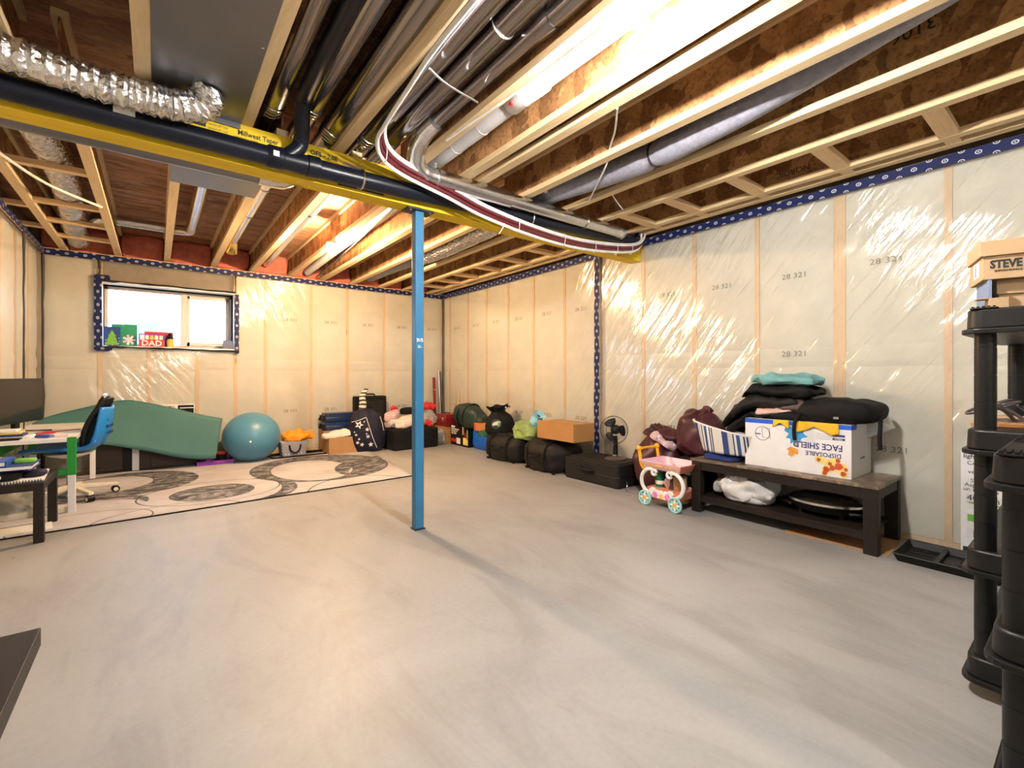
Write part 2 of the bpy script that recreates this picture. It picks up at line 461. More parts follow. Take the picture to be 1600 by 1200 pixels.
M['tote'] = stripes('striped_tote', 1, 3.9, [((0.68, 0.66, 0.62), 1.6), ((0.03, 0.04, 0.10), 0.25), ((0.68, 0.66, 0.62), 0.22), ((0.03, 0.04, 0.10), 0.25), ((0.72, 0.72, 0.72), 0.5), ((0.04, 0.10, 0.28), 0.6), ((0.72, 0.72, 0.72), 0.4), ((0.03, 0.04, 0.10), 0.2), ((0.60, 0.60, 0.58), 0.9), ((0.03, 0.06, 0.20), 1.1), ((0.72, 0.72, 0.72), 0.25)])
M['steel'] = plain('brushed_steel', (0.66, 0.64, 0.62), 0.25, 1.0, var=0.1, scale=30, stretch=(1, 1, 12))
M['glass'] = None
M['leather'] = plain('tan_leather', (0.40, 0.17, 0.05), 0.5, var=0.15)
M['shoedark'] = plain('shoe_dark', (0.06, 0.05, 0.05), 0.5, var=0.25)
M['orangecord'] = plain('orange_cord', (0.80, 0.30, 0.04), 0.45, var=0.1)
M['binder'] = plain('blue_binder', (0.02, 0.09, 0.42), 0.4, var=0.1)
M['green2'] = plain('light_green', (0.16, 0.45, 0.06), 0.5, var=0.1)
M['purple'] = plain('purple_plastic', (0.22, 0.03, 0.36), 0.4, var=0.08)
M['cardblue'] = dots('blue_snow_card', (0.02, 0.06, 0.26), (0.8, 0.85, 0.95), 34, 0.13)
M['cardgreen'] = plain('green_card', (0.015, 0.28, 0.14), 0.5, var=0.1)
M['xmas'] = plain('tree_green', (0.16, 0.45, 0.03), 0.5, var=0.3, scale=60)
M['snow'] = plain('wet_ground', (0.050, 0.052, 0.055), 0.9, var=0.25, scale=2.5)
M['vinyl'] = plain('window_vinyl', (0.66, 0.60, 0.57), 0.4, var=0.03)
M['vinylw'] = plain('jamb_white', (0.78, 0.80, 0.84), 0.4, var=0.03)

def marble_mat():
    m, nt, bs = nodes('marble_top')
    f = noise_tex(nt, mapping(nt), 9, 8, 0.7, 1.6)
    nt.links.new(ramp(nt, f, [(0.35, (0.05, 0.035, 0.025)), (0.52, (0.15, 0.11, 0.085)), (0.62, (0.36, 0.26, 0.14)), (0.72, (0.12, 0.09, 0.07))]), bs.inputs['Base Color'])
    bs.inputs['Roughness'].default_value = 0.35
    return m
M['marble'] = marble_mat()

def glass_mat(name='pane_glass', rough=0.0, tint=(1, 1, 1)):
    m = bpy.data.materials.new(name)
    m.use_nodes = True
    nt = m.node_tree
    nt.nodes.remove(nt.nodes['Principled BSDF'])
    tr = N(nt, 'ShaderNodeBsdfTransparent')
    tr.inputs['Color'].default_value = (*tint, 1)
    gl = N(nt, 'ShaderNodeBsdfGlossy')
    gl.inputs['Roughness'].default_value = rough + 0.03
    fr = N(nt, 'ShaderNodeFresnel')
    fr.inputs['IOR'].default_value = 1.45
    mx = N(nt, 'ShaderNodeMixShader')
    nt.links.new(fr.outputs[0], mx.inputs[0])
    nt.links.new(tr.outputs[0], mx.inputs[1])
    nt.links.new(gl.outputs[0], mx.inputs[2])
    nt.links.new(mx.outputs[0], nt.nodes['Material Output'].inputs['Surface'])
    return m
M['glass'] = glass_mat()
M['smoked'] = plain('smoked_glass', (0.045, 0.040, 0.036), 0.12, var=0.05)

# ------------------------------------------------------------------ geometry helpers
class G:
    def __init__(s):
        s.v, s.f = [], []
    def add(s, vs, fs):
        n = len(s.v)
        s.v += [V(p) for p in vs]
        s.f += [tuple(i + n for i in f) for f in fs]
        return s
    def box(s, x0, x1, y0, y1, z0, z1):
        return s.add([(x0, y0, z0), (x1, y0, z0), (x1, y1, z0), (x0, y1, z0), (x0, y0, z1), (x1, y0, z1), (x1, y1, z1), (x0, y1, z1)],
                     [(3, 2, 1, 0), (4, 5, 6, 7), (0, 1, 5, 4), (1, 2, 6, 5), (2, 3, 7, 6), (3, 0, 4, 7)])
    def prism(s, poly, z0, z1, top=1.0, mat=None):
        n = len(poly)
        cx = sum(p[0] for p in poly) / n
        cy = sum(p[1] for p in poly) / n
        vs = [(x, y, z0) for x, y in poly] + [(cx + (x - cx) * top, cy + (y - cy) * top, z1) for x, y in poly]
        if mat is not None:
            vs = [mat @ V(p) for p in vs]
        return s.add(vs, [tuple(reversed(range(n))), tuple(range(n, 2 * n))] + [(i, (i + 1) % n, n + (i + 1) % n, n + i) for i in range(n)])
    def tube(s, path, r, n=12, cap=True, closed=False):
        path = [V(p) for p in path]
        k = len(path)
        rs = r if isinstance(r, (list, tuple)) else [r] * k
        t0 = (path[1] - path[0]).normalized()
        up = V((0, 0, 1)) if abs(t0.z) < 0.9 else V((1, 0, 0))
        a = t0.cross(up).normalized()
        vs = []
        for i, p in enumerate(path):
            if closed:
                t = (path[(i + 1) % k] - path[i - 1]).normalized()
            else:
                t = (path[min(i + 1, k - 1)] - path[max(i - 1, 0)]).normalized()
            a = (a - t * a.dot(t)).normalized()
            b = t.cross(a)
            for j in range(n):
                q = 2 * pi * j / n
                vs.append(p + (a * cos(q) + b * sin(q)) * rs[i])
        fs = []
        for i in range(k if closed else k - 1):
            i2 = (i + 1) % k
            for j in range(n):
                j2 = (j + 1) % n
                fs.append((i * n + j, i * n + j2, i2 * n + j2, i2 * n + j))
        if cap and not closed:
            fs.append(tuple(reversed(range(n))))
            fs.append(tuple((k - 1) * n + j for j in range(n)))
        return s.add(vs, fs)
    def cyl(s, p0, p1, r, r1=None, n=16):
        return s.tube([p0, p1], [r, r if r1 is None else r1], n)
    def lathe(s, prof, n=24, c=(0, 0, 0), mat=None):
        vs = []
        for r, z in prof:
            for j in range(n):
                q = 2 * pi * j / n
                p = V((r * cos(q), r * sin(q), z))
                p = (mat @ p) if mat is not None else p
                vs.append(p + V(c))
        k = len(prof)
        fs = [(i * n + j, i * n + (j + 1) % n, (i + 1) * n + (j + 1) % n, (i + 1) * n + j) for i in range(k - 1) for j in range(n)]
        if prof[0][0] > 1e-6:
            fs.append(tuple(reversed(range(n))))
        if prof[-1][0] > 1e-6:
            fs.append(tuple((k - 1) * n + j for j in range(n)))
        return s.add(vs, fs)
    def grid(s, fn, nu, nv, keep=None):
        vs = [fn(i / nu, j / nv) for j in range(nv + 1) for i in range(nu + 1)]
        fs = []
        for j in range(nv):
            for i in range(nu):
                if keep and not keep((i + 0.5) / nu, (j + 0.5) / nv):
                    continue
                a = j * (nu + 1) + i
                fs.append((a, a + 1, a + nu + 2, a + nu + 1))
        return s.add(vs, fs)
    def xf(s, m):
        s.v = [m @ p for p in s.v]
        return s

def smooth_path(pts, k=6):
    """Catmull-Rom through the points"""
    pts = [V(p) for p in pts]
    out = []
    for i in range(len(pts) - 1):
        p0, p1, p2, p3 = pts[max(i - 1, 0)], pts[i], pts[i + 1], pts[min(i + 2, len(pts) - 1)]
        for j in range(k):
            t = j / k
            out.append(0.5 * ((2 * p1) + (p2 - p0) * t + (2 * p0 - 5 * p1 + 4 * p2 - p3) * t * t + (3 * p1 - p0 - 3 * p2 + p3) * t ** 3))
    out.append(pts[-1])
    return out

def rrect(x0, x1, y0, y1, r, n=5):
    out = []
    for cx, cy, a in ((x1 - r, y1 - r, 0), (x0 + r, y1 - r, pi / 2), (x0 + r, y0 + r, pi), (x1 - r, y0 + r, 1.5 * pi)):
        for i in range(n + 1):
            q = a + pi / 2 * i / n
            out.append((cx + r * cos(q), cy + r * sin(q)))
    return out

def tag(o, label=None, cat=None, group=None, kind=None):
    if label: o['label'] = label
    if cat: o['category'] = cat
    if group: o['group'] = group
    if kind: o['kind'] = kind
    return o

def thing(name, label, cat, loc=(0, 0, 0), rz=0.0, group=None):
    o = bpy.data.objects.new(name, None)
    o.empty_display_size = 0.1
    C.objects.link(o)
    o.location = loc
    o.rotation_euler = (0, 0, rz)
    return tag(o, label, cat, group)

def part(name, g, mat, parent=None, smooth=False, bevel=0.0, solid=0.0, world=False, label=None, seg=2):
    me = bpy.data.meshes.new(name)
    vs = g.v
    if world and parent is not None:
        q = parent
        off = V((0, 0, 0))
        while q is not None:
            off += V(q.location)
            q = q.parent
        vs = [p - off for p in vs]
    me.from_pydata([tuple(p) for p in vs], [], g.f)
    m = M[mat] if isinstance(mat, str) else mat
    me.materials.append(m)
    if smooth:
        me.polygons.foreach_set('use_smooth', [True] * len(me.polygons))
        me.set_sharp_from_angle(angle=R(42))
    me.update()
    o = bpy.data.objects.new(name, me)
    C.objects.link(o)
    if parent is not None:
        o.parent = parent
    if bevel:
        b = o.modifiers.new('bevel', 'BEVEL')
        b.width = bevel
        b.segments = seg
        b.limit_method = 'ANGLE'
    if solid:
        s = o.modifiers.new('solid', 'SOLIDIFY')
        s.thickness = solid
        s.offset = 0
    if label:
        o['label'] = label
    return o

def one(name, g, mat, label, cat, loc=(0, 0, 0), group=None, **kw):
    """a thing that is a single mesh given in world coordinates; origin moved to loc"""
    g.v = [p - V(loc) for p in g.v]
    o = part(name, g, mat, None, **kw)
    o.location = loc
    return tag(o, label, cat, group)

def struct(name, g, mat, **kw):
    o = part(name, g, mat, None, **kw)
    o['kind'] = 'structure'
    return o

def nz(p, s, seed=0.0):
    return noise.noise(V((p[0] * s + seed * 7.31, p[1] * s + seed * 3.17, p[2] * s - seed * 5.7)))

def blob(size, e=2.6, amp=0.05, fr=4.0, seed=1.0, nu=40, nv=26, pinch=0.0, fold=0.0, flat=0.55, ez=None):
    """a soft lumpy body: superellipsoid on z>=0, flattened underneath, with folds"""
    g = G()
    sx, sy, sz = size[0] / 2, size[1] / 2, size[2] / 2
    ez = ez or e
    def f(u, v):
        th = 2 * pi * u
        ph = -pi / 2 + pi * v
        def pw(c, k):
            return math.copysign(abs(c) ** (2.0 / k), c)
        x = pw(cos(ph), ez) * pw(cos(th), e)
        y = pw(cos(ph), ez) * pw(sin(th), e)
        z = pw(sin(ph), ez)
        k = 1.0 - pinch * max(0.0, z) ** 1.5
        p = V((x * sx * k, y * sy * k, z * sz))
        d = amp * nz(p, fr, seed) + amp * 0.5 * nz(p, fr * 2.3, seed + 4)
        if fold:
            d -= fold * abs(nz((p.x * 1.0, p.y * 1.0, p.z * 0.35), fr * 1.8, seed + 9))
        n = V((x / max(sx, 1e-3), y / max(sy, 1e-3), z / max(sz, 1e-3)))
        if n.length > 1e-6:
            n.normalize()
        p = p + n * d
        lo = -sz * flat
        if p.z < lo:
            p.z = lo + (p.z - lo) * 0.08
        return p
    g.grid(f, nu, nv)
    zm = min(p.z for p in g.v)
    g.v = [p - V((0, 0, zm)) for p in g.v]
    return g

def place(g, loc, rz=0.0, rx=0.0, ry=0.0):
    return g.xf(Matrix.Translation(loc) @ Matrix.Rotation(rz, 4, 'Z') @ Matrix.Rotation(ry, 4, 'Y') @ Matrix.Rotation(rx, 4, 'X'))

TXT = {}
def text_mesh(s, size, ext=0.0004, bold=0.0):
    key = (s, size, bold)
    if key not in TXT:
        cu = bpy.data.curves.new('txt', 'FONT')
        cu.body = s
        cu.size = size
        cu.extrude = ext
        cu.offset = bold
        cu.resolution_u = 2
        cu.align_x = 'CENTER'
        cu.align_y = 'CENTER'
        o = bpy.data.objects.new('txt', cu)
        C.objects.link(o)
        dg = bpy.context.evaluated_depsgraph_get()
        me = bpy.data.meshes.new_from_object(o.evaluated_get(dg))
        bpy.data.objects.remove(o, do_unlink=True)
        TXT[key] = me
    return TXT[key]

def text(name, s, size, loc, rot, mat, parent, bold=0.0, sx=1.0):
    me = text_mesh(s, size, 0.0004, bold).copy()
    me.materials.clear()
    me.materials.append(M[mat])
    o = bpy.data.objects.new(name, me)
    C.objects.link(o)
    o.parent = parent
    o.location = loc
    o.rotation_euler = rot
    o.scale = (sx, 1, 1)
    return o
FACE_X = (R(90), 0, R(-90))     # lettering on a surface that faces -X
FACE_Y = (R(90), 0, 0)          # lettering on a surface that faces -Y

def strip(name, p, u, v, length, width, mat='tape', parent=None, th=0.003, jag=0.0, seed=0):
    """flat tape: centre line from p along u, width along v, with metre UVs"""
    p, u, v = V(p), V(u), V(v)
    n = u.cross(v).normalized() * th
    k = max(1, int(length / 0.12))
    vs, uv, fs = [], [], []
    rnd = random.Random(seed)
    for i in range(k + 1):
        s = length * i / k
        for sg in (-1, 1):
            j = rnd.uniform(-jag, jag)
            vs.append(p + u * s + v * (sg * width / 2 + j))
            uv.append((s, sg * width / 2))
    m = len(vs)
    vs += [q + n for q in vs]
    uv += uv
    for i in range(k):
        a = 2 * i
        fs += [(a, a + 2, a + 3, a + 1), (m + a, m + a + 1, m + a + 3, m + a + 2), (a, m + a, m + a + 2, a + 2), (a + 1, a + 3, m + a + 3, m + a + 1)]
    me = bpy.data.meshes.new(name)
    me.from_pydata([tuple(q) for q in vs], [], fs)
    lay = me.uv_layers.new(name='UVMap')
    for lp in me.loops:
        lay.data[lp.index].uv = uv[lp.vertex_index]
    me.materials.append(M[mat])
    o = bpy.data.objects.new(name, me)
    C.objects.link(o)
    if parent is not None:
        o.parent = parent
    else:
        o['kind'] = 'structure'
    return o

# ------------------------------------------------------------------ the room shell
XL, XR, YB, YF = -1.026, 3.99, 7.12, -2.6
HT, JB, SF = 2.50, 2.50, 2.79       # wall top, joist undersides, subfloor
rnd = random.Random(7)
struct('floor', G().box(XL - 0.2, XR + 0.2, YF - 0.2, YB + 0.2, -0.12, 0.0), 'concrete')
WX0, WX1, WZ0, WZ1 = -0.494, 0.815, 1.44, 2.165     # window opening

def batt(w_, h_, seed):
    g = G()
    def f(u, v):
        e = min(u, 1 - u) * w_
        e2 = min(v, 1 - v) * h_
        k = min(1.0, e / 0.05) ** 0.5 * min(1.0, 0.35 + e2 / 0.06)
        return V((u * w_, -0.014 * k - 0.008 * nz((u * w_, v * h_, 0), 5, seed) * k, v * h_))
    g.grid(f, 8, 10)
    return g

def wall_fill(wall, horiz, studs, u0, u1, rows, toworld, hole=None, nums=()):
    """studs, batts and printing between u0..u1; toworld maps (u, depth, z)"""
    edges = [u0] + sorted(studs) + [u1]
    sw = 0.019
    for s in studs:
        g = G().box(s - sw, s + sw, -0.006, 0.085, 0.038, HT - 0.04)
        if hole and hole[0] < s < hole[1]:
            g = G().box(s - sw, s + sw, -0.006, 0.085, 0.038, hole[2])
        g.v = [V(toworld(*p)) for p in g.v]
        part('stud', g, 'stud', wall)
    g = G().box(u0, u1, -0.004, 0.085, 0.0, 0.038)
    g.v = [V(toworld(*p)) for p in g.v]
    part('bottom_plate', g, 'block', wall)
    g = G().box(u0, u1, -0.004, 0.085, HT - 0.04, HT)
    g.v = [V(toworld(*p)) for p in g.v]
    part('top_plate', g, 'block', wall)
    num = 0
    for i in range(len(edges) - 1):
        a, b = edges[i] + sw, edges[i + 1] - sw
        if b - a < 0.05:
            continue
        for r, (z0, z1) in enumerate(rows):
            j = 0.0
            y0, y1 = z0 + (j if r else 0), z1
            if hole and a < hole[1] and b > hole[0] and y1 > hole[2]:
                if a >= hole[0] - 0.05 and b <= hole[1] + 0.05 or True:
                    if y0 < hole[2] - 0.05:
                        y1 = hole[2] - 0.01
                    else:
                        if y0 > hole[3]:
                            pass
                        elif y1 > hole[3] + 0.05 :
                            y0 = hole[3] + 0.01
                        else:
                            continue
            num += 1
            g = batt(b - a, y1 - y0 + 0.002, num + i * 3.3)
            g.v = [V(toworld(a + p.x, p.y + 0.006, y0 + p.z)) for p in g.v]
            part('insulation_batt', g, 'batt', wall, smooth=True)

def film_sheet(name, wall, u0, u1, toworld, hole=None, seed=0.0, amp=0.012, mat='film', c0=1.3, w0=2.4):
    nu = int((u1 - u0) / 0.035)
    nv = int(HT / 0.035)
    def f(a, b):
        u = u0 + (u1 - u0) * a
        z = 0.02 + (HT - 0.03) * b
        q = z * 0.75 - u * 0.65
        q2 = u * 0.75 + z * 0.65
        k = 0.35 + 0.65 * max(0.0, min(1.0, 1.6 * noise.noise(V((u * 0.55 + seed, z * 0.6, 3.3))) + 0.45))
        k *= 0.15 + 0.85 * max(0.0, 1 - (abs(u - c0) / w0) ** 4)
        d = amp * k * (0.55 * (1 - 2 * abs(noise.noise(V((q2 * 8.0 + seed, q * 0.9, 1.7))))) + 0.5 * noise.noise(V((u * 2.2, z * 7.0, seed + 5))))
        return V(toworld(u, -0.034 - d, z))
    keep = None
    if hole:
        def keep(a, b):
            u = u0 + (u1 - u0) * a
            z = 0.02 + (HT - 0.03) * b
            return not (hole[0] - 0.01 < u < hole[1] + 0.01 and hole[2] - 0.01 < z < hole[3] + 0.01)
    g = G().grid(f, nu, nv, keep)
    return part(name, g, mat, wall, smooth=True)

ROWS = [(0.04, 1.16), (1.16, 1.31), (1.31, HT - 0.045)]
# right wall
wr = struct('wall_right', G().box(XR + 0.085, XR + 0.2, YF, YB + 0.2, 0, SF + 0.02), 'sheath')
rs = [-2.30, -1.72, -1.13, -0.55, 0.03, 0.618, 1.190, 1.228, 1.797, 2.366, 2.939, 3.502, 4.10, 4.69, 5.25, 5.80, 6.33, 6.905]
tr = lambda u, d, z: (XR + d, u, z)
wall_fill(wr, 1, rs, YF, YB, ROWS, tr)
film_sheet('vapour_barrier', wr, YF, YB, tr, None, 11.0, 0.014)
# back wall with the window opening
gb = G()
for a, b, c_, d in ((XL - 0.2, WX0, 0, SF + 0.02), (WX1, XR + 0.2, 0, SF + 0.02), (WX0, WX1, 0, WZ0), (WX0, WX1, WZ1, SF + 0.02)):
    gb.box(a, b, YB + 0.085, YB + 0.24, c_, d)
wb = struct('wall_back', gb, 'sheath')
bs_ = [-1.006, -0.515, -0.069, 0.413, 0.837, 1.196, 1.79, 2.318, 2.9, 3.45, 3.95]
tb = lambda u, d, z: (u, YB + d, z)
HOLE = (WX0, WX1, WZ0, WZ1)
wall_fill(wb, 0, bs_, XL, XR, ROWS, tb, HOLE)
film_sheet('vapour_barrier', wb, XL, XR, tb, HOLE, 3.0, 0.012, 'film_back', 1.0, 1.9)
# left wall and the wall behind the camera
wl = struct('wall_left', G().box(XL - 0.2, XL - 0.085, YF, YB + 0.2, 0, SF + 0.02), 'sheath')
ls = [-2.0, -1.4, -0.8, -0.2, 0.4, 1.0, 1.6, 2.2, 2.8, 3.4, 3.95, 4.5, 5.05, 5.6, 6.12, 6.65]
tl = lambda u, d, z: (XL - d, u, z)
wall_fill(wl, 1, ls, YF, YB, ROWS, tl)
film_sheet('vapour_barrier', wl, YF, YB, tl, None, 21.0, 0.006, 'film_left', 5.0, 3.0)
wf = struct('wall_rear', G().box(XL - 0.2, XR + 0.2, YF - 0.2, YF - 0.04, 0, SF + 0.02), 'sheath')
for i in range(9):
    part('insulation_batt', G().box(XL + 0.02 + i * 0.557, XL + 0.54 + i * 0.557, YF - 0.04, YF, 0.04, HT), 'batt', wf)
# printed numbers on the batts
for y in (2.089, 1.504, 0.93, 0.346, 2.64, 3.24, 3.80, 4.40, 4.97, 5.52, 6.06, 6.62):
    text('printed_number', '28 321', 0.058, (XR - 0.026, y, 1.885 + rnd.uniform(-.01, .01)), FACE_X, 'grey_ink', wr, 0, 1.15)
for y in (1.504, ):
    text('printed_number', '28 321', 0.058, (XR - 0.024, y, 1.265), FACE_X, 'grey_ink', wr, 0, 1.15)
for y in (0.898, 2.64, 3.80, 4.40, 4.97, 5.52, 6.06, 6.62):
    text('printed_number', '28 321', 0.058, (XR - 0.026, y, 0.59), FACE_X, 'grey_ink', wr, 0, 1.15)
for x in (1.506, 2.062, 2.627, 3.196, 3.748):
    text('printed_number', '28 321', 0.058, (x, YB - 0.026, 1.88), FACE_Y, 'grey_ink', wb, 0, 1.15)
    text('printed_number', '28 321', 0.058, (x, YB - 0.026, 0.59), FACE_Y, 'grey_ink', wb, 0, 1.15)

# blue tape
off = 0.062
strip('trim_1', (XR - off, YF, 2.447), (0, 1, 0), (0, 0, 1), YB - YF, 0.066, jag=0.002, seed=1)
strip('trim_2', (XR - 0.05, YB - off, 2.447), (-1, 0, 0), (0, 0, 1), XR - XL - 0.1, 0.066, jag=0.002, seed=2)
strip('trim_3', (XL + off, YB - 0.02, 2.447), (0, -1, 0), (0, 0, 1), YB - YF, 0.060, jag=0.004, seed=3)
strip('trim_4', (XR - off - 0.002, 3.52, 0.02), (0, 0, 1), (0, -1, 0), 2.43, 0.075, jag=0.008, seed=4)
strip('trim_5', (WX0 - 0.035, YB - off, WZ0 - 0.06), (0, 0, 1), (1, 0, 0), WZ1 - WZ0 + 0.145, 0.072, jag=0.004, seed=5)
strip('trim_6', (WX1 + 0.03, YB - off, WZ0 - 0.06), (0, 0, 1), (1, 0, 0), WZ1 - WZ0 + 0.06, 0.05, jag=0.004, seed=6)
strip('trim_7', (WX0 - 0.07, YB - off - 0.002, WZ0 - 0.035), (1, 0, 0), (0, 0, -1), 0.16, 0.055, seed=7)
strip('trim_8', (WX0 - 0.07, YB - off - 0.002, WZ1 + 0.055), (1, 0, 0), (0, 0, -1), 0.14, 0.06, seed=8)
# black acoustic sealant seams
def sealant(name, path, r=0.008):
    rr = random.Random(len(path))
    pts = []
    for p in smooth_path(path, 8):
        pts.append(p + V((rr.uniform(-.004, .004), 0, rr.uniform(-.004, .004))))
    g = G().tube(pts, [r * rr.uniform(0.5, 1.4) for _ in pts], 6)
    return struct(name, g, 'black_ink', smooth=True)
sealant('trim_9', [(WX0, YB - off, WZ1 + 0.02), (0.1, YB - off, WZ1 + 0.025), (WX1 + 0.02, YB - off, WZ1 + 0.02)], 0.011)
sealant('trim_10', [(WX0 + 0.05, YB - off, WZ0 - 0.012), (0.2, YB - off, WZ0 - 0.02), (WX1 + 0.05, YB - off, WZ0 - 0.03)], 0.012)
sealant('trim_11', [(WX0 - 0.02, YB - off, WZ1 + 0.08), (WX0 - 0.02, YB - off, 2.42)], 0.018)
sealant('trim_12', [(WX1 + 0.015, YB - off, WZ1 + 0.01), (WX1 + 0.015, YB - off, 2.42)], 0.009)
sealant('trim_13', [(XR - 0.05, YB - 0.05, 0.03), (XR - 0.052, YB - 0.05, 1.2), (XR - 0.05, YB - 0.05, 2.42)], 0.010)
sealant('trim_14', [(XL + 0.05, YB - 0.05, 0.03), (XL + 0.05, YB - 0.05, 1.2), (XL + 0.05, YB - 0.05, 2.42)], 0.013)
sealant('trim_15', [(XL + 0.06, 6.1, 0.03), (XL + 0.06, 6.1, 1.2), (XL + 0.06, 6.1, 2.42)], 0.009)

# window
wn = struct('window_1', G().box(WX0 - 0.0, WX1, YB + 0.20, YB + 0.235, WZ0, WZ0 + 0.035).box(WX0, WX1, YB + 0.20, YB + 0.235, WZ1 - 0.04, WZ1)
            .box(WX0, WX0 + 0.035, YB + 0.20, YB + 0.235, WZ0, WZ1).box(WX1 - 0.035, WX1, YB + 0.20, YB + 0.235, WZ0, WZ1), 'vinyl', bevel=0.004)
part('window_jamb', G().box(WX0 - 0.02, WX0, YB - 0.05, YB + 0.24, WZ0, WZ1), 'vinylw', wn)
part('window_jamb', G().box(WX1, WX1 + 0.02, YB - 0.05, YB + 0.24, WZ0, WZ1), 'vinylw', wn)
part('window_head', G().box(WX0 - 0.02, WX1 + 0.02, YB - 0.05, YB + 0.24, WZ1, WZ1 + 0.02), 'vinylw', wn)
part('window_sill', G().box(WX0 - 0.02, WX1 + 0.02, YB - 0.055, YB + 0.24, WZ0 - 0.02, WZ0), 'vinylw', wn)
part('mullion', G().box(0.245, 0.315, YB + 0.185, YB + 0.235, WZ0 + 0.02, WZ1 - 0.02), 'vinyl', wn, bevel=0.004)
sash = G()
for a, b, c_, d in ((0.315, 0.345, WZ0 + 0.035, WZ1 - 0.04), (WX1 - 0.07, WX1 - 0.035, WZ0 + 0.035, WZ1 - 0.04), (0.315, WX1 - 0.035, WZ0 + 0.035, WZ0 + 0.085), (0.315, WX1 - 0.035, WZ1 - 0.075, WZ1 - 0.04)):
    sash.box(a, b, YB + 0.19, YB + 0.225, c_, d)
part('sash', sash, 'vinyl', wn, bevel=0.003)
part('pane', G().box(WX0 + 0.035, 0.245, YB + 0.214, YB + 0.218, WZ0 + 0.035, WZ1 - 0.04), 'glass', wn)
pn = part('pane', G().box(0.345, WX1 - 0.07, YB + 0.208, YB + 0.212, WZ0 + 0.085, WZ1 - 0.075), 'glass', wn)
stk = part('sticker', G().box(0.56, 0.72, YB + 0.2070, YB + 0.2078, 1.80, 2.06), glass_mat('sticker_film', 0.3, (0.72, 0.78, 0.86)), wn)
text('sticker_lettering', 'Durawood', 0.035, (0.62, YB + 0.2062, 1.79), FACE_Y, 'grey_ink', stk)
# portal so the daylight is sampled well
pl = bpy.data.lights.new('window_portal', 'AREA')
pl.shape = 'RECTANGLE'
pl.size = WX1 - WX0
pl.size_y = WZ1 - WZ0
pl.cycles.is_portal = True
po = bpy.data.objects.new('window_portal', pl)
po.location = ((WX0 + WX1) / 2, YB + 0.26, (WZ0 + WZ1) / 2)
po.rotation_euler = (R(-90), 0, 0)
C.objects.link(po)
# ground outside
def outside(u, v):
    x = -8 + 16 * u
    y = YB + 0.26 + 12 * v
    return V((x, y, 1.22 + 0.98 * math.exp(-((x + 0.12) / 0.62) ** 2 - ((y - 10.2) / 1.5) ** 2) + 0.05 * nz((x, y, 0), 0.8, 2)))
struct('ground', G().grid(outside, 60, 40), 'snow', smooth=True)

# ------------------------------------------------------------------ floor framing overhead
ceil = struct('ceiling', G().box(XL - 0.2, XR + 0.2, YF - 0.2, YB + 0.24, SF, SF + 0.02), 'subfloor')
FRONT = [-0.98, -0.51, -0.050, 0.400, 0.905, 1.388, 1.750, 1.880, 2.315, 2.782, 3.230, 3.715, 3.855]
BACK = [-0.818, -0.354, 0.105, 0.585, 1.025, 1.505, 1.950, 2.400, 2.857, 3.262, 3.720, 3.855]
FW = 0.031
def joists(xs, y0, y1):
    Lm = {}
    ym = (y0 + y1) / 2
    hl = (y1 - y0) / 2
    gw = G().box(-0.0055, 0.0055, -hl, hl, -0.11, 0.11)
    gf = G().box(-FW, FW, -hl, hl, -0.019, 0.019)
    for i, x in enumerate(xs):
        wo = part('joist', gw, 'web', ceil) if i == 0 else None
        if i == 0:
            fo = part('bottom_flange', gf, 'flange', wo)
            f2 = part('top_flange', gf, 'flange', wo)
            base = (wo, fo, f2)
        else:
            wo, fo, f2 = (b.copy() for b in base)
            for q in (wo, fo, f2):
                C.objects.link(q)
            wo.parent = ceil
            fo.parent = wo
            f2.parent = wo
        wo.location = (x, ym, (JB + SF) / 2)
        fo.location = (0, 0, JB + 0.019 - (JB + SF) / 2)
        f2.location = (0, 0, SF - 0.020 - (JB + SF) / 2)
joists(FRONT, YF, 3.09)
joists(BACK, 2.956, YB + 0.08)
def block(x0, x1, y, w_=0.045, z=JB, h_=0.038):
    part('blocking', G().box(x0 + FW, x1 - FW, y - w_, y + w_, z + 0.001, z + h_), 'block', ceil)
for y in (0.02, 0.567, 1.10, 1.65, 2.17, 2.62):
    block(3.230, 3.715, y)
    block(3.715, 3.855, y, 0.035)
for y in (3.45, 3.98, 4.5, 5.05, 5.6, 6.1, 6.6):
    block(3.262, 3.720, y)
    block(3.720, 3.855, y, 0.035)
for y in (3.7, 4.40, 5.30, 5.9, 6.5):
    block(-0.818, -0.354, y, 0.03)
for y in (4.6, 5.5, 6.2):
    block(XL - 0.03, -0.818, y, 0.03)
# pink insulation pushed into the rim between the joists
xs = [XL] + BACK
for i in range(len(xs) - 1):
    a, b = xs[i] + 0.02, xs[i + 1] - 0.02
    if b - a < 0.08:
        continue
    g = blob((b - a, 0.18, 0.30), 5, 0.03, 7, i + 1, 20, 14, fold=0.02, flat=1.0)
    place(g, ((a + b) / 2, YB + 0.09, JB - 0.01))
    part('rim_insulation', g, 'pink', ceil, smooth=True)
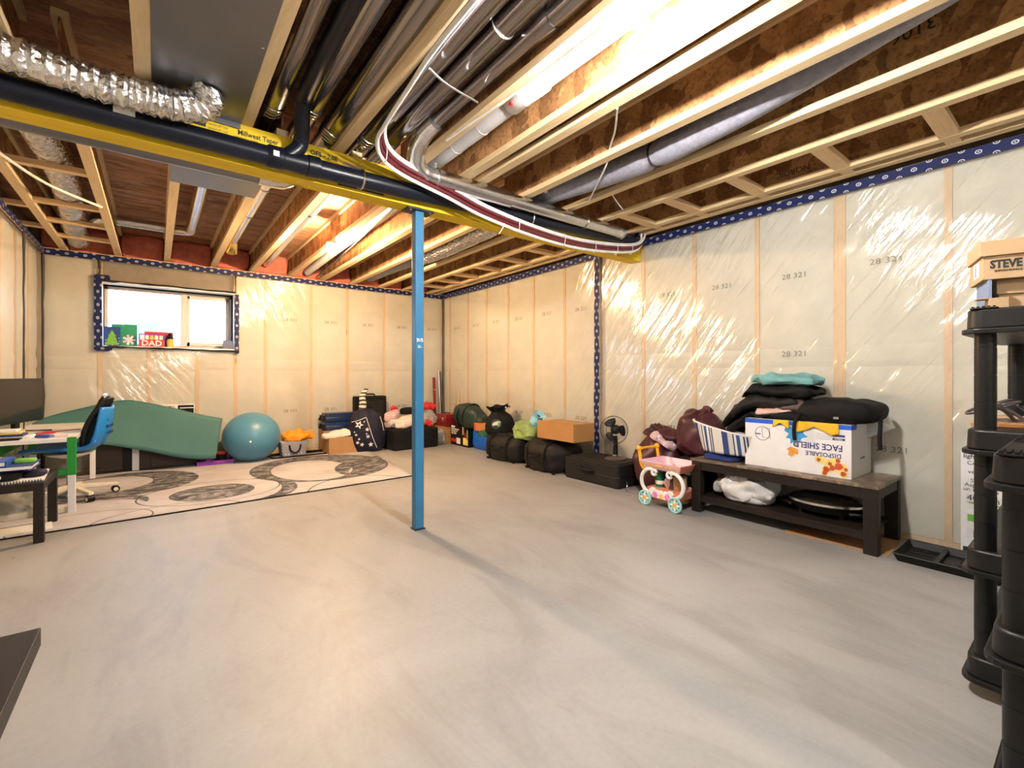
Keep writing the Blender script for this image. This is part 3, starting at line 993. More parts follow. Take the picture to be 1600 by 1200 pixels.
# lettering on joist webs
text('web_lettering', 'NORDIC', 0.060, (3.715 - 0.0068, 1.42, 2.60), (R(90), R(180), R(-90)), 'black_ink', ceil)
text('web_lettering', 'NI-40x', 0.030, (3.715 - 0.0068, 1.90, 2.60), (R(90), R(180), R(-90)), 'black_ink', ceil)
text('web_lettering', '3106', 0.085, (2.782 - 0.0068, 0.55, 2.70), (R(90), R(180), R(-90)), 'black_ink', ceil)
text('web_lettering', 'LOT B 114 MAIN', 0.035, (2.782 - 0.0068, 1.05, 2.64), (R(90), R(180), R(-90)), 'black_ink', ceil)
text('web_lettering', '9/LOSSI', 0.11, (2.400 - 0.0068, 4.9, 2.64), (R(90), 0, R(-90)), 'redtool', ceil)
text('subfloor_lettering', 'ED1-L-Millwright 7/16', 0.07, (-0.13, 4.05, SF - 0.001), (R(180), 0, 0), 'black_ink', ceil)

# the beam
bm = thing('support_beam', 'long yellow laminated timber beam spanning the ceiling over the blue post', 'beam', (XL, 2.956, 2.275))
part('beam_ply', G().box(XL, XR + 0.02, 2.956, 3.0, 2.275, JB - 0.001), 'beam', bm, world=True)
part('beam_ply', G().box(XL, XR + 0.02, 3.0005, 3.0445, 2.2755, JB - 0.001), 'beam', bm, world=True)
part('beam_ply', G().box(XL, XR + 0.02, 3.045, 3.09, 2.275, JB - 0.001), 'beam', bm, world=True)
def beam_text(s, size, x, z, bold=0.0, sx=1.0):
    return text('printed_lettering', s, size, (x - XL, -0.0006, z - 2.275), FACE_Y, 'black_ink', bm, bold, sx)
beam_text('Millwest Taper', 0.040, 0.46, 2.450, 0.001, 0.85)
beam_text('CERTIFIED LUMBER', 0.014, 0.40, 2.422)
for k in range(4):
    beam_text('GRADE SPF 1650', 0.016, 0.265, 2.452 - k * 0.022, 0, 0.8)
for k in range(2):
    part('printed_lettering', G().prism([(-0.03, 0), (0.03, 0), (0.03, 0.02), (0.0, 0.04), (-0.03, 0.02)], 0, 0.0005, 1.0, Matrix.Translation((0.10 + 0.08 * k - XL, -0.0002, 2.43 - 2.275)) @ Matrix.Rotation(R(90), 4, 'X')), 'black_ink', bm)
beam_text('OFS - 2.0E', 0.042, 0.82, 2.452, 0.001, 0.9)
part('label_sticker', G().box(0.93, 1.06, 2.9545, 2.956, 2.395, 2.45), 'card3', bm, world=True)
part('steel_strap', G().box(0.90, 1.20, 2.948, 2.956, 2.292, 2.318), 'galv', bm, world=True)
# steel post
po_ = thing('steel_post', 'blue square steel post standing in the middle of the floor', 'post', (1.481, 3.018, 0))
part('shaft', G().box(-0.033, 0.033, -0.033, 0.033, 0.008, 2.262), 'bluesteel', po_, bevel=0.005)
part('cap_plate', G().box(-0.10, 0.10, -0.06, 0.06, 2.262, 2.274), 'blacksteel', po_)
for sx in (-1, 1):
    part('bolt', G().cyl((sx * 0.075, -0.045, 2.254), (sx * 0.075, -0.045, 2.263), 0.009, n=6), 'galv', po_)
part('base_plate', G().box(-0.04, 0.04, -0.04, 0.04, 0, 0.008), 'blacksteel', po_)
text('painted_mark', '59-75', 0.034, (0.0, -0.0338, 1.345), FACE_Y, 'white', po_, 0.001, 0.65)
text('painted_mark', '2R--', 0.030, (0.0, -0.0338, 1.30), FACE_Y, 'white', po_, 0, 0.7)

# ------------------------------------------------------------------ lamps
def lamp(i, x, y, z, col, st):
    t = thing('ceiling_bulb', ['bare glowing warm bulb under a joist near the window wall', 'bare glowing bulb under a joist before the yellow beam', 'added fill bulb, out of view behind the viewer'][i], 'lamp', (x, y, z), 0, 'bare bulbs on the joists')
    part('lamp_holder', G().lathe([(0.0, 0.098), (0.055, 0.098), (0.055, 0.08), (0.028, 0.06), (0.024, 0.03), (0.0, 0.03)][::-1], 20), 'white', t, smooth=True)
    part('bulb', G().lathe([(0.0, -0.034)] + [(0.034 * cos(a), 0.034 * sin(a)) for a in [R(-75 + 15 * k) for k in range(9)]] + [(0.018, 0.045), (0.0, 0.05)], 20), emit('bulb_glow_%s' % 'abc'[i], col, st), t, smooth=True)
for i, b in enumerate(BULBS):
    lamp(i, *b)

# ------------------------------------------------------------------ ducts, pipes and cables overhead
def ribbed(path, r, pitch=0.022, depth=0.006, seed=0, n=18, jit=0.004):
    rr = random.Random(seed)
    pts = [V(p) for p in path]
    L = sum((pts[i + 1] - pts[i]).length for i in range(len(pts) - 1))
    sp = smooth_path(pts, max(4, int(L / pitch * 2 / (len(pts) - 1))))
    rs = [r + (depth if i % 2 else -depth) * rr.uniform(0.4, 1.3) for i in range(len(sp))]
    sp = [p + V((rr.uniform(-jit, jit), rr.uniform(-jit, jit), rr.uniform(-jit, jit))) * 0.5 for p in sp]
    return G().tube(sp, rs, n)

def round_duct(label, path, r, mat='duct', collars=(), group='round metal ducts in the joist bays', name='round_duct', straps=()):
    p0 = V(path[0])
    t = thing(name, label, 'duct', tuple(p0), 0, group)
    part('pipe', G().tube(path, r, 24), mat, t, smooth=True, world=True)
    for q0, q1, k in collars:
        part('collar', G().tube([V(q0), V(q0).lerp(V(q1), 0.08), V(q0).lerp(V(q1), 0.5), V(q0).lerp(V(q1), 0.92), V(q1)], [r * k * 0.98, r * k * 1.04, r * k, r * k * 1.04, r * k * 0.98], 24), mat, t, smooth=True, world=True)
    for c_, ax in straps:
        pts = [V(c_) + (V((cos(a), 0, sin(a))) if ax == 'y' else V((0, cos(a), sin(a)))) * (r + 0.003) for a in [2 * pi * i / 24 for i in range(24)]]
        part('strap', G().tube(pts, 0.005, 6, closed=True), 'galv', t, smooth=True, world=True)
    return t
def rings(x, y, z, n=3, dy=0.03):
    return [((x, y + k * dy, z), (x, y + k * dy + dy * 0.8, z), 1.05) for k in range(n)]
round_duct('narrow shiny round duct beside the grey panning sheet', [(0.495, YF, 2.62), (0.515, 2.75, 2.62), (0.52, 3.2, 2.62)], 0.056, collars=rings(0.516, 2.82, 2.62, 4))
round_duct('shiny round duct just right of the black vent pipe', [(0.702, YF, 2.625), (0.702, 2.7, 2.625), (0.702, 3.3, 2.64)], 0.056, collars=rings(0.702, 2.72, 2.625, 3))
round_duct('widest shiny round duct left of the joist with looped cables', [(0.835, YF, 2.60), (0.86, 2.9, 2.60), (0.86, 3.3, 2.61)], 0.068, collars=rings(0.86, 2.84, 2.60, 4))
round_duct('bluish shiny round duct right of the joist with looped cables', [(1.02, YF, 2.61), (1.06, 2.8, 2.61), (1.065, 3.2, 2.61)], 0.060, collars=rings(1.062, 2.82, 2.61, 3))
round_duct('shiny round duct next to the galvanised elbow run', [(1.175, YF, 2.62), (1.195, 2.8, 2.62), (1.2, 3.25, 2.62)], 0.056, collars=rings(1.196, 2.80, 2.62, 4), straps=(((1.187, 1.6, 2.62), 'y'),))
# pipe that comes down, elbows and runs along the beam
t = round_duct('galvanised pipe that elbows and runs along the yellow beam', [(1.32, YF, 2.61), (1.32, 2.45, 2.61)], 0.048, 'duct', (((1.32, 1.42, 2.61), (1.32, 1.52, 2.61), 1.12),), name='vent_run')
el = smooth_path([(1.32, 2.42, 2.61), (1.32, 2.58, 2.60), (1.325, 2.70, 2.55), (1.35, 2.765, 2.48), (1.42, 2.785, 2.44), (1.50, 2.785, 2.435)], 5)
part('elbow', G().tube(el, [0.060 + (0.003 if i % 5 == 0 else 0) for i in range(len(el))], 20), 'galv', t, smooth=True, world=True)
part('sleeve', G().tube([(1.48, 2.785, 2.435), (2.13, 2.785, 2.435)], 0.060, 24), 'galv', t, smooth=True, world=True)
part('pipe', G().tube([(2.12, 2.785, 2.435), (3.42, 2.785, 2.435)], 0.050, 24), 'galv', t, smooth=True, world=True)
part('end_cap', G().tube([(3.38, 2.785, 2.435), (3.39, 2.785, 2.435), (3.46, 2.785, 2.435), (3.475, 2.785, 2.435)], [0.052, 0.054, 0.054, 0.045], 24), 'galv', t, smooth=True, world=True)
for x in (1.50, 2.95, 3.455):
    pts = [V((x, 2.785 + 0.064 * cos(a) * (1 if x < 2 else 0.86), 2.435 + 0.064 * sin(a) * (1 if x < 2 else 0.86))) for a in [2 * pi * i / 20 for i in range(20)]]
    part('strap', G().tube(pts, 0.005, 6, closed=True), 'galv', t, smooth=True, world=True)
    part('strap_tail', G().box(x - 0.008, x + 0.008, 2.784, 2.786, 2.49, 2.54), 'galv', t, world=True)
# white drain pipe with coupling
t = thing('plastic_pipe', 'white plastic pipe running between joists into the bright bulb light', 'pipe', (1.555, YF, 2.60))
part('pipe', G().tube([(1.555, 2.0, 2.60), (1.56, 3.4, 2.60)], 0.050, 24), 'pvcgrey', t, smooth=True, world=True)
part('pipe', G().tube([(1.555, YF, 2.60), (1.555, 1.78, 2.60)], 0.052, 24), 'pvc', t, smooth=True, world=True)
part('coupling', G().tube([(1.555, 1.74, 2.60), (1.555, 1.75, 2.60), (1.555, 2.01, 2.60), (1.555, 2.02, 2.60)], [0.053, 0.060, 0.060, 0.053], 24), 'pvc', t, smooth=True, world=True)
for y in (1.80, 1.90):
    part('groove', G().tube([(1.555, y, 2.60), (1.555, y + 0.006, 2.60)], 0.0608, 24), 'pvcgrey', t, smooth=True, world=True)
part('red_mark', G().box(1.505, 1.52, 1.955, 1.975, 2.553, 2.575), 'red', t, world=True)
for y in (2.3, 2.6):
    part('joint_ring', G().tube([(1.557, y, 2.60), (1.557, y + 0.012, 2.60)], 0.0515, 24), 'pvcgrey', t, smooth=True, world=True)
# black drain along the beam, with wye and vent
t = thing('drain_pipe', 'black plastic drain pipe running along the front of the yellow beam', 'pipe', (XL, 2.89, 2.3))
dp = [(XL + 0.02, 2.893, 2.335), (0.44, 2.893, 2.335), (1.36, 2.893, 2.345), (2.96, 2.893, 2.40), (3.80, 2.893, 2.43)]
part('pipe', G().tube(smooth_path(dp, 4), 0.054, 24), 'abs', t, smooth=True, world=True)
part('wye', G().tube([(0.49, 2.893, 2.336), (0.50, 2.893, 2.336), (0.57, 2.893, 2.336), (0.575, 2.893, 2.336)], [0.055, 0.062, 0.062, 0.057], 24).tube([(0.575, 2.893, 2.336), (0.70, 2.893, 2.337)], 0.057, 24).tube([(0.70, 2.893, 2.338), (0.705, 2.893, 2.338), (0.77, 2.893, 2.339), (0.775, 2.893, 2.339)], [0.055, 0.062, 0.062, 0.055], 24), 'abs', t, smooth=True, world=True)
part('vent', G().tube(smooth_path([(0.58, 2.885, 2.345), (0.64, 2.875, 2.40), (0.665, 2.865, 2.45), (0.655, 2.80, 2.52), (0.638, 2.70, 2.585), (0.632, 2.55, 2.61), (0.63, 1.4, 2.62), (0.63, YF, 2.63)], 6), 0.042, 20), 'abs', t, smooth=True, world=True)
part('pipe_end', G().tube(smooth_path([(3.72, 2.893, 2.427), (3.82, 2.893, 2.432), (3.87, 2.893, 2.46), (3.88, 2.893, 2.56)], 5), 0.060, 20), 'abs', t, smooth=True, world=True)
for x in (1.03, 2.42):
    zc = 2.342 if x < 2 else 2.381
    pts = [V((x, 2.893 + 0.058 * cos(a), zc + 0.058 * sin(a))) for a in [2 * pi * i / 20 for i in range(20)]]
    part('strap', G().tube(pts, 0.007, 6, closed=True), 'galv', t, smooth=True, world=True)
part('label_sticker', G().box(0.515, 0.545, 2.8305, 2.832, 2.32, 2.35), 'white', t, world=True)
part('label_sticker', G().box(-0.16, -0.08, 2.8375, 2.839, 2.33, 2.36), 'white', t, world=True)
# silver flexible duct, front left
one('flexible_duct', ribbed([(XL + 0.04, 2.75, 2.415), (-0.55, 2.76, 2.42), (-0.2, 2.765, 2.405), (0.05, 2.75, 2.40), (0.17, 2.73, 2.425), (0.20, 2.70, 2.478)], 0.072, 0.026, 0.006, 4), 'foil', 'crinkled silver flexible duct above the black drain pipe', 'duct', (XL, 2.75, 2.41), smooth=True)
pn1 = thing('panning_sheet', 'large grey sheet metal panel nailed under the front joists', 'sheet metal', (0.18, 1.0, JB - 0.006))
part('sheet', G().box(-0.018, 0.375, YF, 2.945, JB - 0.006, JB - 0.002), 'panel', pn1, world=True)
part('flange_edge', G().box(0.0, 0.37, 2.942, 2.946, JB - 0.035, JB - 0.002), 'panel', pn1, world=True)
for y in (1.6, 2.2, 2.7):
    part('nail', G().cyl((0.36, y, JB - 0.008), (0.36, y, JB - 0.005), 0.006, n=8), 'chrome', pn1, world=True)
pn2 = thing('panning_sheet', 'small grey sheet metal panel under the joists behind the beam', 'sheet metal', (0.28, 3.6, JB - 0.006))
part('sheet', G().box(0.075, 0.615, 3.10, 4.12, JB - 0.006, JB - 0.002), 'panel', pn2, world=True)
part('flange_edge', G().box(0.075, 0.615, 4.118, 4.122, JB - 0.004, JB + 0.03), 'panel', pn2, world=True)
t = thing('round_duct', 'grey round trunk duct running behind the left part of the yellow beam', 'duct', (XL, 3.2, 2.36), 0, 'round metal ducts in the joist bays')
part('pipe', G().tube([(XL + 0.02, 3.205, 2.375), (0.50, 3.205, 2.375)], 0.093, 28), 'panel', t, smooth=True, world=True)
part('end_cap', G().tube([(0.50, 3.205, 2.375), (0.56, 3.205, 2.375), (0.64, 3.205, 2.375), (0.70, 3.205, 2.375)], [0.095, 0.098, 0.092, 0.06], 28), 'galv', t, smooth=True, world=True)
# insulated grey flex between front joists
t = thing('insulated_duct', 'grey wrapped insulated duct sagging between the right front joists', 'duct', (2.6, 1.8, 2.58))
fp = smooth_path([(2.52, 0.3, 2.70), (2.55, 0.75, 2.64), (2.57, 1.25, 2.575), (2.60, 1.83, 2.55), (2.60, 2.3, 2.575), (2.56, 2.80, 2.60), (2.55, 3.4, 2.62)], 8)
part('jacket', G().tube(fp, [0.088 - 0.02 * math.exp(-((p.y - 1.83) / 0.04) ** 2) for p in fp], 20), 'greyflex', t, smooth=True, world=True)
part('tie', G().tube([V((2.60 + 0.072 * cos(a), 1.83, 2.55 + 0.072 * sin(a))) for a in [2 * pi * i / 20 for i in range(20)]], 0.008, 6, closed=True), 'blacksteel', t, smooth=True, world=True)
# ducts behind the beam
one('flexible_duct', ribbed([(-0.62, 3.25, 2.62), (-0.58, 4.0, 2.63), (-0.56, 4.8, 2.63), (-0.60, 5.6, 2.62), (-0.66, 6.4, 2.61), (-0.68, 6.95, 2.60)], 0.095, 0.03, 0.005, 6), 'foil2', 'silver flexible duct in the leftmost joist bay near the window', 'duct', (-0.6, 5, 2.6), smooth=True)
t = thing('round_duct', 'shiny L-shaped duct with an elbow above the window', 'duct', (0.29, 4.1, 2.65), 0, 'round metal ducts in the joist bays')
part('pipe', G().tube([(0.30, 4.12, 2.67), (0.30, 5.95, 2.67)], 0.052, 24), 'galv', t, smooth=True, world=True)
part('elbow', G().tube(smooth_path([(0.30, 5.92, 2.67), (0.30, 6.05, 2.67), (0.27, 6.12, 2.67), (0.15, 6.15, 2.67)], 4), 0.054, 20), 'galv', t, smooth=True, world=True)
part('pipe', G().tube([(0.2, 6.15, 2.67), (-0.42, 6.15, 2.67)], 0.050, 24), 'galv', t, smooth=True, world=True)
part('elbow', G().tube(smooth_path([(-0.38, 6.15, 2.67), (-0.46, 6.17, 2.66), (-0.48, 6.30, 2.66)], 4), 0.062, 20), 'galv', t, smooth=True, world=True)
t = round_duct('slim duct with a brass-coloured end boot above the window corner', [(0.70, 3.12, 2.64), (0.70, 6.12, 2.64)], 0.047, 'galv', (), straps=(((0.70, 4.2, 2.64), 'y'), ((0.70, 5.0, 2.64), 'y')))
part('end_boot', G().tube([(0.70, 6.1, 2.64), (0.70, 6.16, 2.63), (0.70, 6.24, 2.60), (0.70, 6.30, 2.55)], [0.048, 0.056, 0.058, 0.062], 20), 'brass', t, smooth=True, world=True)
round_duct('duct leaving the pink insulation left of the glowing back bulb', [(1.14, 3.12, 2.64), (1.16, 5.2, 2.64), (1.19, 7.0, 2.62)], 0.050, 'galv', (), straps=(((1.15, 4.6, 2.64), 'y'),))
one('plastic_pipe', G().tube([(1.62, 3.12, 2.575), (1.66, 5.0, 2.57), (1.70, 6.95, 2.56)], 0.048, 20), 'pvcgrey', 'white plastic pipe beside the glowing back bulb', 'pipe', (1.62, 3.1, 2.57), smooth=True)
t = thing('flexible_duct', 'shiny wrinkled flexible duct behind the beam right of the blue post', 'duct', (2.64, 3.4, 2.58))
part('foil_sleeve', ribbed([(2.62, 3.15, 2.61), (2.64, 3.8, 2.585), (2.64, 4.6, 2.57), (2.64, 5.2, 2.58)], 0.10, 0.03, 0.006, 9), 'foil2', t, smooth=True, world=True)
part('liner', ribbed([(2.64, 5.1, 2.585), (2.63, 5.9, 2.60), (2.62, 7.0, 2.62)], 0.072, 0.05, 0.004, 10), 'greyflex', t, smooth=True, world=True)

# cables
def cable(label, path, r, mat, name='cable', k=8):
    return one(name, G().tube(smooth_path(path, k), r, 8), mat, label, 'cable', tuple(path[0]), smooth=True)
wp = [(0.925, 1.0, 2.485), (0.93, 1.66, 2.485), (0.955, 2.03, 2.475), (0.98, 2.36, 2.46), (1.0, 2.52, 2.445), (1.09, 2.66, 2.42), (1.26, 2.74, 2.395), (1.60, 2.775, 2.345), (1.93, 2.80, 2.285), (2.49, 2.82, 2.235), (3.02, 2.82, 2.235), (3.60, 2.82, 2.305), (3.80, 2.82, 2.40), (3.84, 2.84, 2.56)]
def shift(p, dx, dy, dz):
    return [(a + dx, b + dy, c_ + dz) for a, b, c_ in p]
for j, (dx, dy, dz, m, nm) in enumerate([(0, 0, 0, 'maroon_wire', 'thick maroon cable of the bundle looping along the beam'), (0.012, -0.003, 0.024, 'maroon_wire', 'second maroon cable above the thick one along the beam'),
                                          (-0.012, 0.004, -0.024, 'white_wire', 'lowest white cable of the bundle along the yellow beam'), (0.024, -0.006, 0.046, 'white_wire', 'upper white cable of the bundle along the yellow beam'), (0.034, 0.010, 0.060, 'white_wire', 'topmost pale cable of the bundle along the yellow beam')]):
    cable(nm, shift(wp, dx, dy, dz), 0.0115, m, k=6)
for i, (x, y, z) in enumerate([(1.09, 2.655, 2.435), (2.22, 2.80, 2.262), (2.72, 2.81, 2.245), (3.10, 2.81, 2.25), (3.40, 2.81, 2.275), (3.62, 2.81, 2.315)]):
    part('zip_tie', G().tube([V((x, y + 0.025 * cos(a), z + 0.052 * sin(a))) for a in [2 * pi * k / 16 for k in range(16)]], 0.0025, 6, closed=True), 'white_wire', bm, world=True)
cable('white cable dangling below the front joists right of the white pipe', [(1.91, 1.57, 2.497), (2.12, 1.76, 2.525), (2.28, 1.93, 2.55), (2.36, 2.02, 2.51), (2.50, 2.22, 2.485), (2.75, 2.55, 2.495)], 0.006, 'white_wire')
cable('thin dark cable stapled along a joist beside the back bulb', [(1.53, 3.15, 2.49), (1.62, 4.3, 2.492), (1.72, 5.6, 2.49), (1.80, 6.9, 2.49)], 0.008, 'blacksteel')
cable('grey cable sagging under the leftmost joists near the window', [(-1.0, 3.55, 2.49), (-0.8, 4.15, 2.485), (-0.62, 4.65, 2.47), (-0.36, 5.1, 2.492)], 0.010, 'white_wire')
cable('short white hanger wire crossing under two front ducts', [(0.99, 1.90, 2.505), (1.10, 1.93, 2.49), (1.30, 1.97, 2.495)], 0.006, 'galv')
cable('thin white wire hanging from the joist near the wall end', [(2.80, 2.35, 2.50), (2.95, 2.42, 2.49), (3.05, 2.45, 2.47)], 0.004, 'white_wire')
cable('white cable end hanging below the beam right of the post', [(2.10, 2.81, 2.26), (2.08, 2.80, 2.22), (2.04, 2.80, 2.16)], 0.004, 'white_wire')
cable('white cable stapled to the joist left of the white pipe', [(1.42, 0.6, 2.497), (1.415, 1.3, 2.49), (1.41, 1.7, 2.494), (1.365, 2.4, 2.494)], 0.007, 'white_wire')

# ------------------------------------------------------------------ window sill things
def upright(name, label, cat, x0, x1, z1, y, mat, lean=0.06):
    t = thing(name, label, cat, ((x0 + x1) / 2, y, WZ0))
    h_ = z1 - WZ0
    w_ = (x1 - x0) / 2
    g = G().add([(-w_, 0, 0), (w_, 0, 0), (w_, lean, h_), (-w_, lean, h_), (-w_, 0.006, 0), (w_, 0.006, 0), (w_, lean + 0.006, h_), (-w_, lean + 0.006, h_)],
                [(0, 1, 2, 3), (7, 6, 5, 4), (0, 4, 5, 1), (1, 5, 6, 2), (2, 6, 7, 3), (3, 7, 4, 0)])
    part('card', g, mat, t)
    return t, lean / h_
t, k = upright('greeting_card', 'blue snowy card with a green tree on the window sill', 'card', -0.487, -0.335, 1.665, YB - 0.005, 'cardblue', 0.02)
tree = [(-0.055, 0.012), (0.055, 0.012), (0.032, 0.06), (0.042, 0.06), (0.022, 0.10), (0.030, 0.10), (0.0, 0.165), (-0.030, 0.10), (-0.022, 0.10), (-0.042, 0.06), (-0.032, 0.06)]
part('printed_tree', G().prism(tree, 0.0005, 0.002, 1, Matrix.Translation((0, -0.001, 0)) @ Matrix.Rotation(R(90) - math.atan(k), 4, 'X') @ Matrix.Scale(1.15, 4)), 'xmas', t)
t, k = upright('greeting_card', 'green card with a pink and white bow on the window sill', 'card', -0.42, -0.185, 1.705, YB + 0.045, 'cardgreen', 0.03)
for i in range(7):
    a = i * 2 * pi / 7
    part('printed_petal', G().prism([(0, -0.006), (0.055, -0.014), (0.065, 0), (0.055, 0.014), (0, 0.006)], 0.0005, 0.0015, 1, Matrix.Translation((0, -0.001, 0)) @ Matrix.Rotation(R(90) - math.atan(k), 4, 'X') @ Matrix.Translation((0.045, 0.08, 0.001 * i * 0.2)) @ Matrix.Rotation(a, 4, 'Z')), ('pinktoy', 'white')[i % 2], t)
t, k = upright('desk_sign', 'red wooden DAD sign on the window sill', 'sign', -0.166, 0.080, 1.525, YB - 0.02, 'red', 0.004)
text('sign_lettering', 'DAD', 0.092, (0, -0.002, 0.042), FACE_Y, 'white', t, 0.002, 1.0)
part('sign_frame', G().box(-0.123, 0.123, 0.0, 0.008, 0.145, 0.155).box(-0.123, -0.113, 0, 0.008, 0.085, 0.15).box(0.113, 0.123, 0, 0.008, 0.085, 0.15), 'purple', t)
for i in range(5):
    part('photo_tile', G().box(-0.108 + i * 0.045, -0.074 + i * 0.045, 0.001, 0.006, 0.090, 0.140), ('white', 'paper', 'yellowink', 'white', 'paper')[i], t)
t, k = upright('greeting_card', 'red and yellow folded card behind the DAD sign', 'card', -0.115, 0.165, 1.63, YB + 0.05, 'red', 0.02)
part('printed_patch', G().box(-0.05, 0.0, -0.001, 0.0, 0.03, 0.12).xf(Matrix.Rotation(-math.atan(k), 4, 'X')), 'yellowink', t)
part('printed_patch', G().box(0.04, 0.10, -0.002, -0.001, 0.02, 0.115).xf(Matrix.Rotation(-math.atan(k), 4, 'X')), 'blueink', t)
t = thing('figurine', 'tiny dark figurine in a gold robe on the window sill', 'figurine', (0.135, YB + 0.0, WZ0))
t.scale = (1.35, 1.35, 1.5)
part('robe', G().lathe([(0.024, 0), (0.028, 0.04), (0.020, 0.08), (0.0, 0.085)], 14), 'gold', t, smooth=True)
part('head', G().lathe([(0, 0.08), (0.014, 0.085), (0.017, 0.10), (0.012, 0.115), (0, 0.12)], 12), 'black', t, smooth=True)
part('cloak', G().lathe([(0.012, 0.05), (0.026, 0.075), (0.018, 0.092), (0, 0.095)], 12), 'black', t, smooth=True)
t = thing('small_box', 'small dark blue box at the right end of the window sill', 'box', (0.745, YB - 0.01, WZ0))
part('body', G().prism([(-0.06, -0.02), (0.06, -0.02), (0.06, 0.03), (-0.06, 0.03)], 0, 0.115, 0.86), 'blueshell', t, bevel=0.003)
part('badge', G().box(-0.015, 0.015, -0.0215, -0.019, 0.03, 0.055), 'redtool', t)

# ------------------------------------------------------------------ left: desk, chair, tables
rugm = G()
cor = [V((-0.98, 4.49, 0)), V((2.22, 4.615, 0)), V((2.43, 6.78, 0)), V((-0.98, 6.80, 0))]
def rugf(u, v):
    p = cor[0].lerp(cor[1], u).lerp(cor[3].lerp(cor[2], u), v)
    return V((p.x, p.y, 0.008 + 0.002 * nz(p, 2.5, 3)))
rug = thing('area_rug', 'light grey rug with black marbled rings under the desk', 'rug', (0.6, 5.6, 0))
ro = part('pile', rugm.grid(rugf, 40, 30), 'rug', rug, smooth=True, solid=0.008)
ro.matrix_parent_inverse = Matrix.Translation((-0.6, -5.6, 0))
part('binding', G().tube([p + V((0, 0, 0.006)) for p in (cor[0], cor[0].lerp(cor[1], .5), cor[1], cor[1].lerp(cor[2], .5), cor[2], cor[3])], 0.006, 6), 'black', rug, world=True)

def low_table(label, x0, x1, y0, y1, h_, th, leg, ins=0.0):
    t = thing('side_table', label, 'table', ((x0 + x1) / 2, (y0 + y1) / 2, 0))
    part('tabletop', G().box(x0, x1, y0, y1, h_ - th, h_), 'darkwood', t, world=True, bevel=0.002)
    for x in (x0 + ins, x1 - leg - ins):
        for y in (y0 + ins, y1 - leg - ins):
            part('leg', G().box(x, x + leg, y, y + leg, 0, h_ - th), 'darkwood', t, world=True, bevel=0.002)
    return t
low_table('black square side table carrying binders and a spiral notebook', -1.0, -0.585, 4.27, 4.82, 0.395, 0.05, 0.05)
low_table('black side table in the near left corner holding a laptop', -0.78, -0.235, 1.10, 1.68, 0.45, 0.046, 0.05, 0.13)
t = thing('laptop', 'closed dark laptop on the near corner table', 'laptop', (-0.50, 1.42, 0.45))
part('base', G().box(-0.17, 0.15, -0.12, 0.18, 0, 0.012), 'blackp', t, bevel=0.004)
part('lid', G().box(-0.17, 0.15, -0.12, 0.18, 0.013, 0.022), 'blackp', t, bevel=0.004)
# things on the middle black table (top 0.395)
tz = 0.396
t = thing('spiral_notebook', 'large spiral notebook lying open on the black side table', 'notebook', (-0.80, 4.56, tz))
part('pages', G().box(-0.18, 0.19, -0.24, 0.22, 0, 0.010).xf(Matrix.Rotation(0.08, 4, 'Z')), 'paper', t)
for i in range(26):
    part('ring', G().tube([V((-0.17 + i * 0.0138, -0.244 + 0.004 * cos(a), 0.006 + 0.009 * sin(a))) for a in [2 * pi * k / 8 for k in range(8)]], 0.002, 4, closed=True).xf(Matrix.Rotation(0.08, 4, 'Z')), 'blacksteel', t)
t = thing('document_case', 'black zipped document case under the blue binder', 'case', (-0.86, 4.52, tz + 0.012))
part('body', place(blob((0.30, 0.34, 0.055), 6, 0.006, 6, 2, 28, 14, flat=0.9), (0, 0, 0)), 'black', t, smooth=True)
part('label', G().box(-0.02, 0.07, -0.172, -0.170, 0.02, 0.038), 'paper', t)
t = thing('binder', 'navy binder in the pile on the black side table', 'binder', (-0.84, 4.50, tz + 0.075))
part('cover', G().box(-0.15, 0.19, -0.13, 0.14, 0, 0.004).box(-0.15, 0.19, -0.13, 0.14, 0.026, 0.030).box(-0.15, -0.146, -0.13, 0.14, 0, 0.03), 'navy2', t)
part('pages', G().box(-0.145, 0.18, -0.125, 0.135, 0.005, 0.025), 'paper', t)
t = thing('binder', 'bright blue binder on top of the pile', 'binder', (-0.93, 4.50, tz + 0.106))
part('cover', G().box(-0.10, 0.16, -0.13, 0.13, 0, 0.004).box(-0.10, 0.16, -0.13, 0.13, 0.030, 0.034).box(0.156, 0.16, -0.13, 0.13, 0, 0.034), 'binder', t, bevel=0.002)
part('pages', G().box(-0.095, 0.15, -0.12, 0.12, 0.005, 0.029), 'paper', t)
one('pouch', place(blob((0.12, 0.16, 0.05), 3, 0.012, 8, 3, 24, 14), (-0.665, 4.52, tz + 0.012)), 'navy', 'small navy pouch leaning on the document case', 'pouch', (-0.665, 4.52, tz), smooth=True)
one('eraser_case', place(blob((0.11, 0.10, 0.035), 4, 0.004, 8, 4, 20, 10), (-0.71, 4.55, tz + 0.106)), 'green2', 'green pencil case beside the bright blue binder', 'case', (-0.71, 4.55, tz), smooth=True)
one('paper_sheet', G().box(-0.99, -0.83, 4.42, 4.60, tz + 0.141, tz + 0.144).box(-0.98, -0.85, 4.44, 4.58, tz + 0.1445, tz + 0.147), 'pinkcloth', 'pink papers on the bright blue binder', 'paper', (-0.9, 4.5, tz))
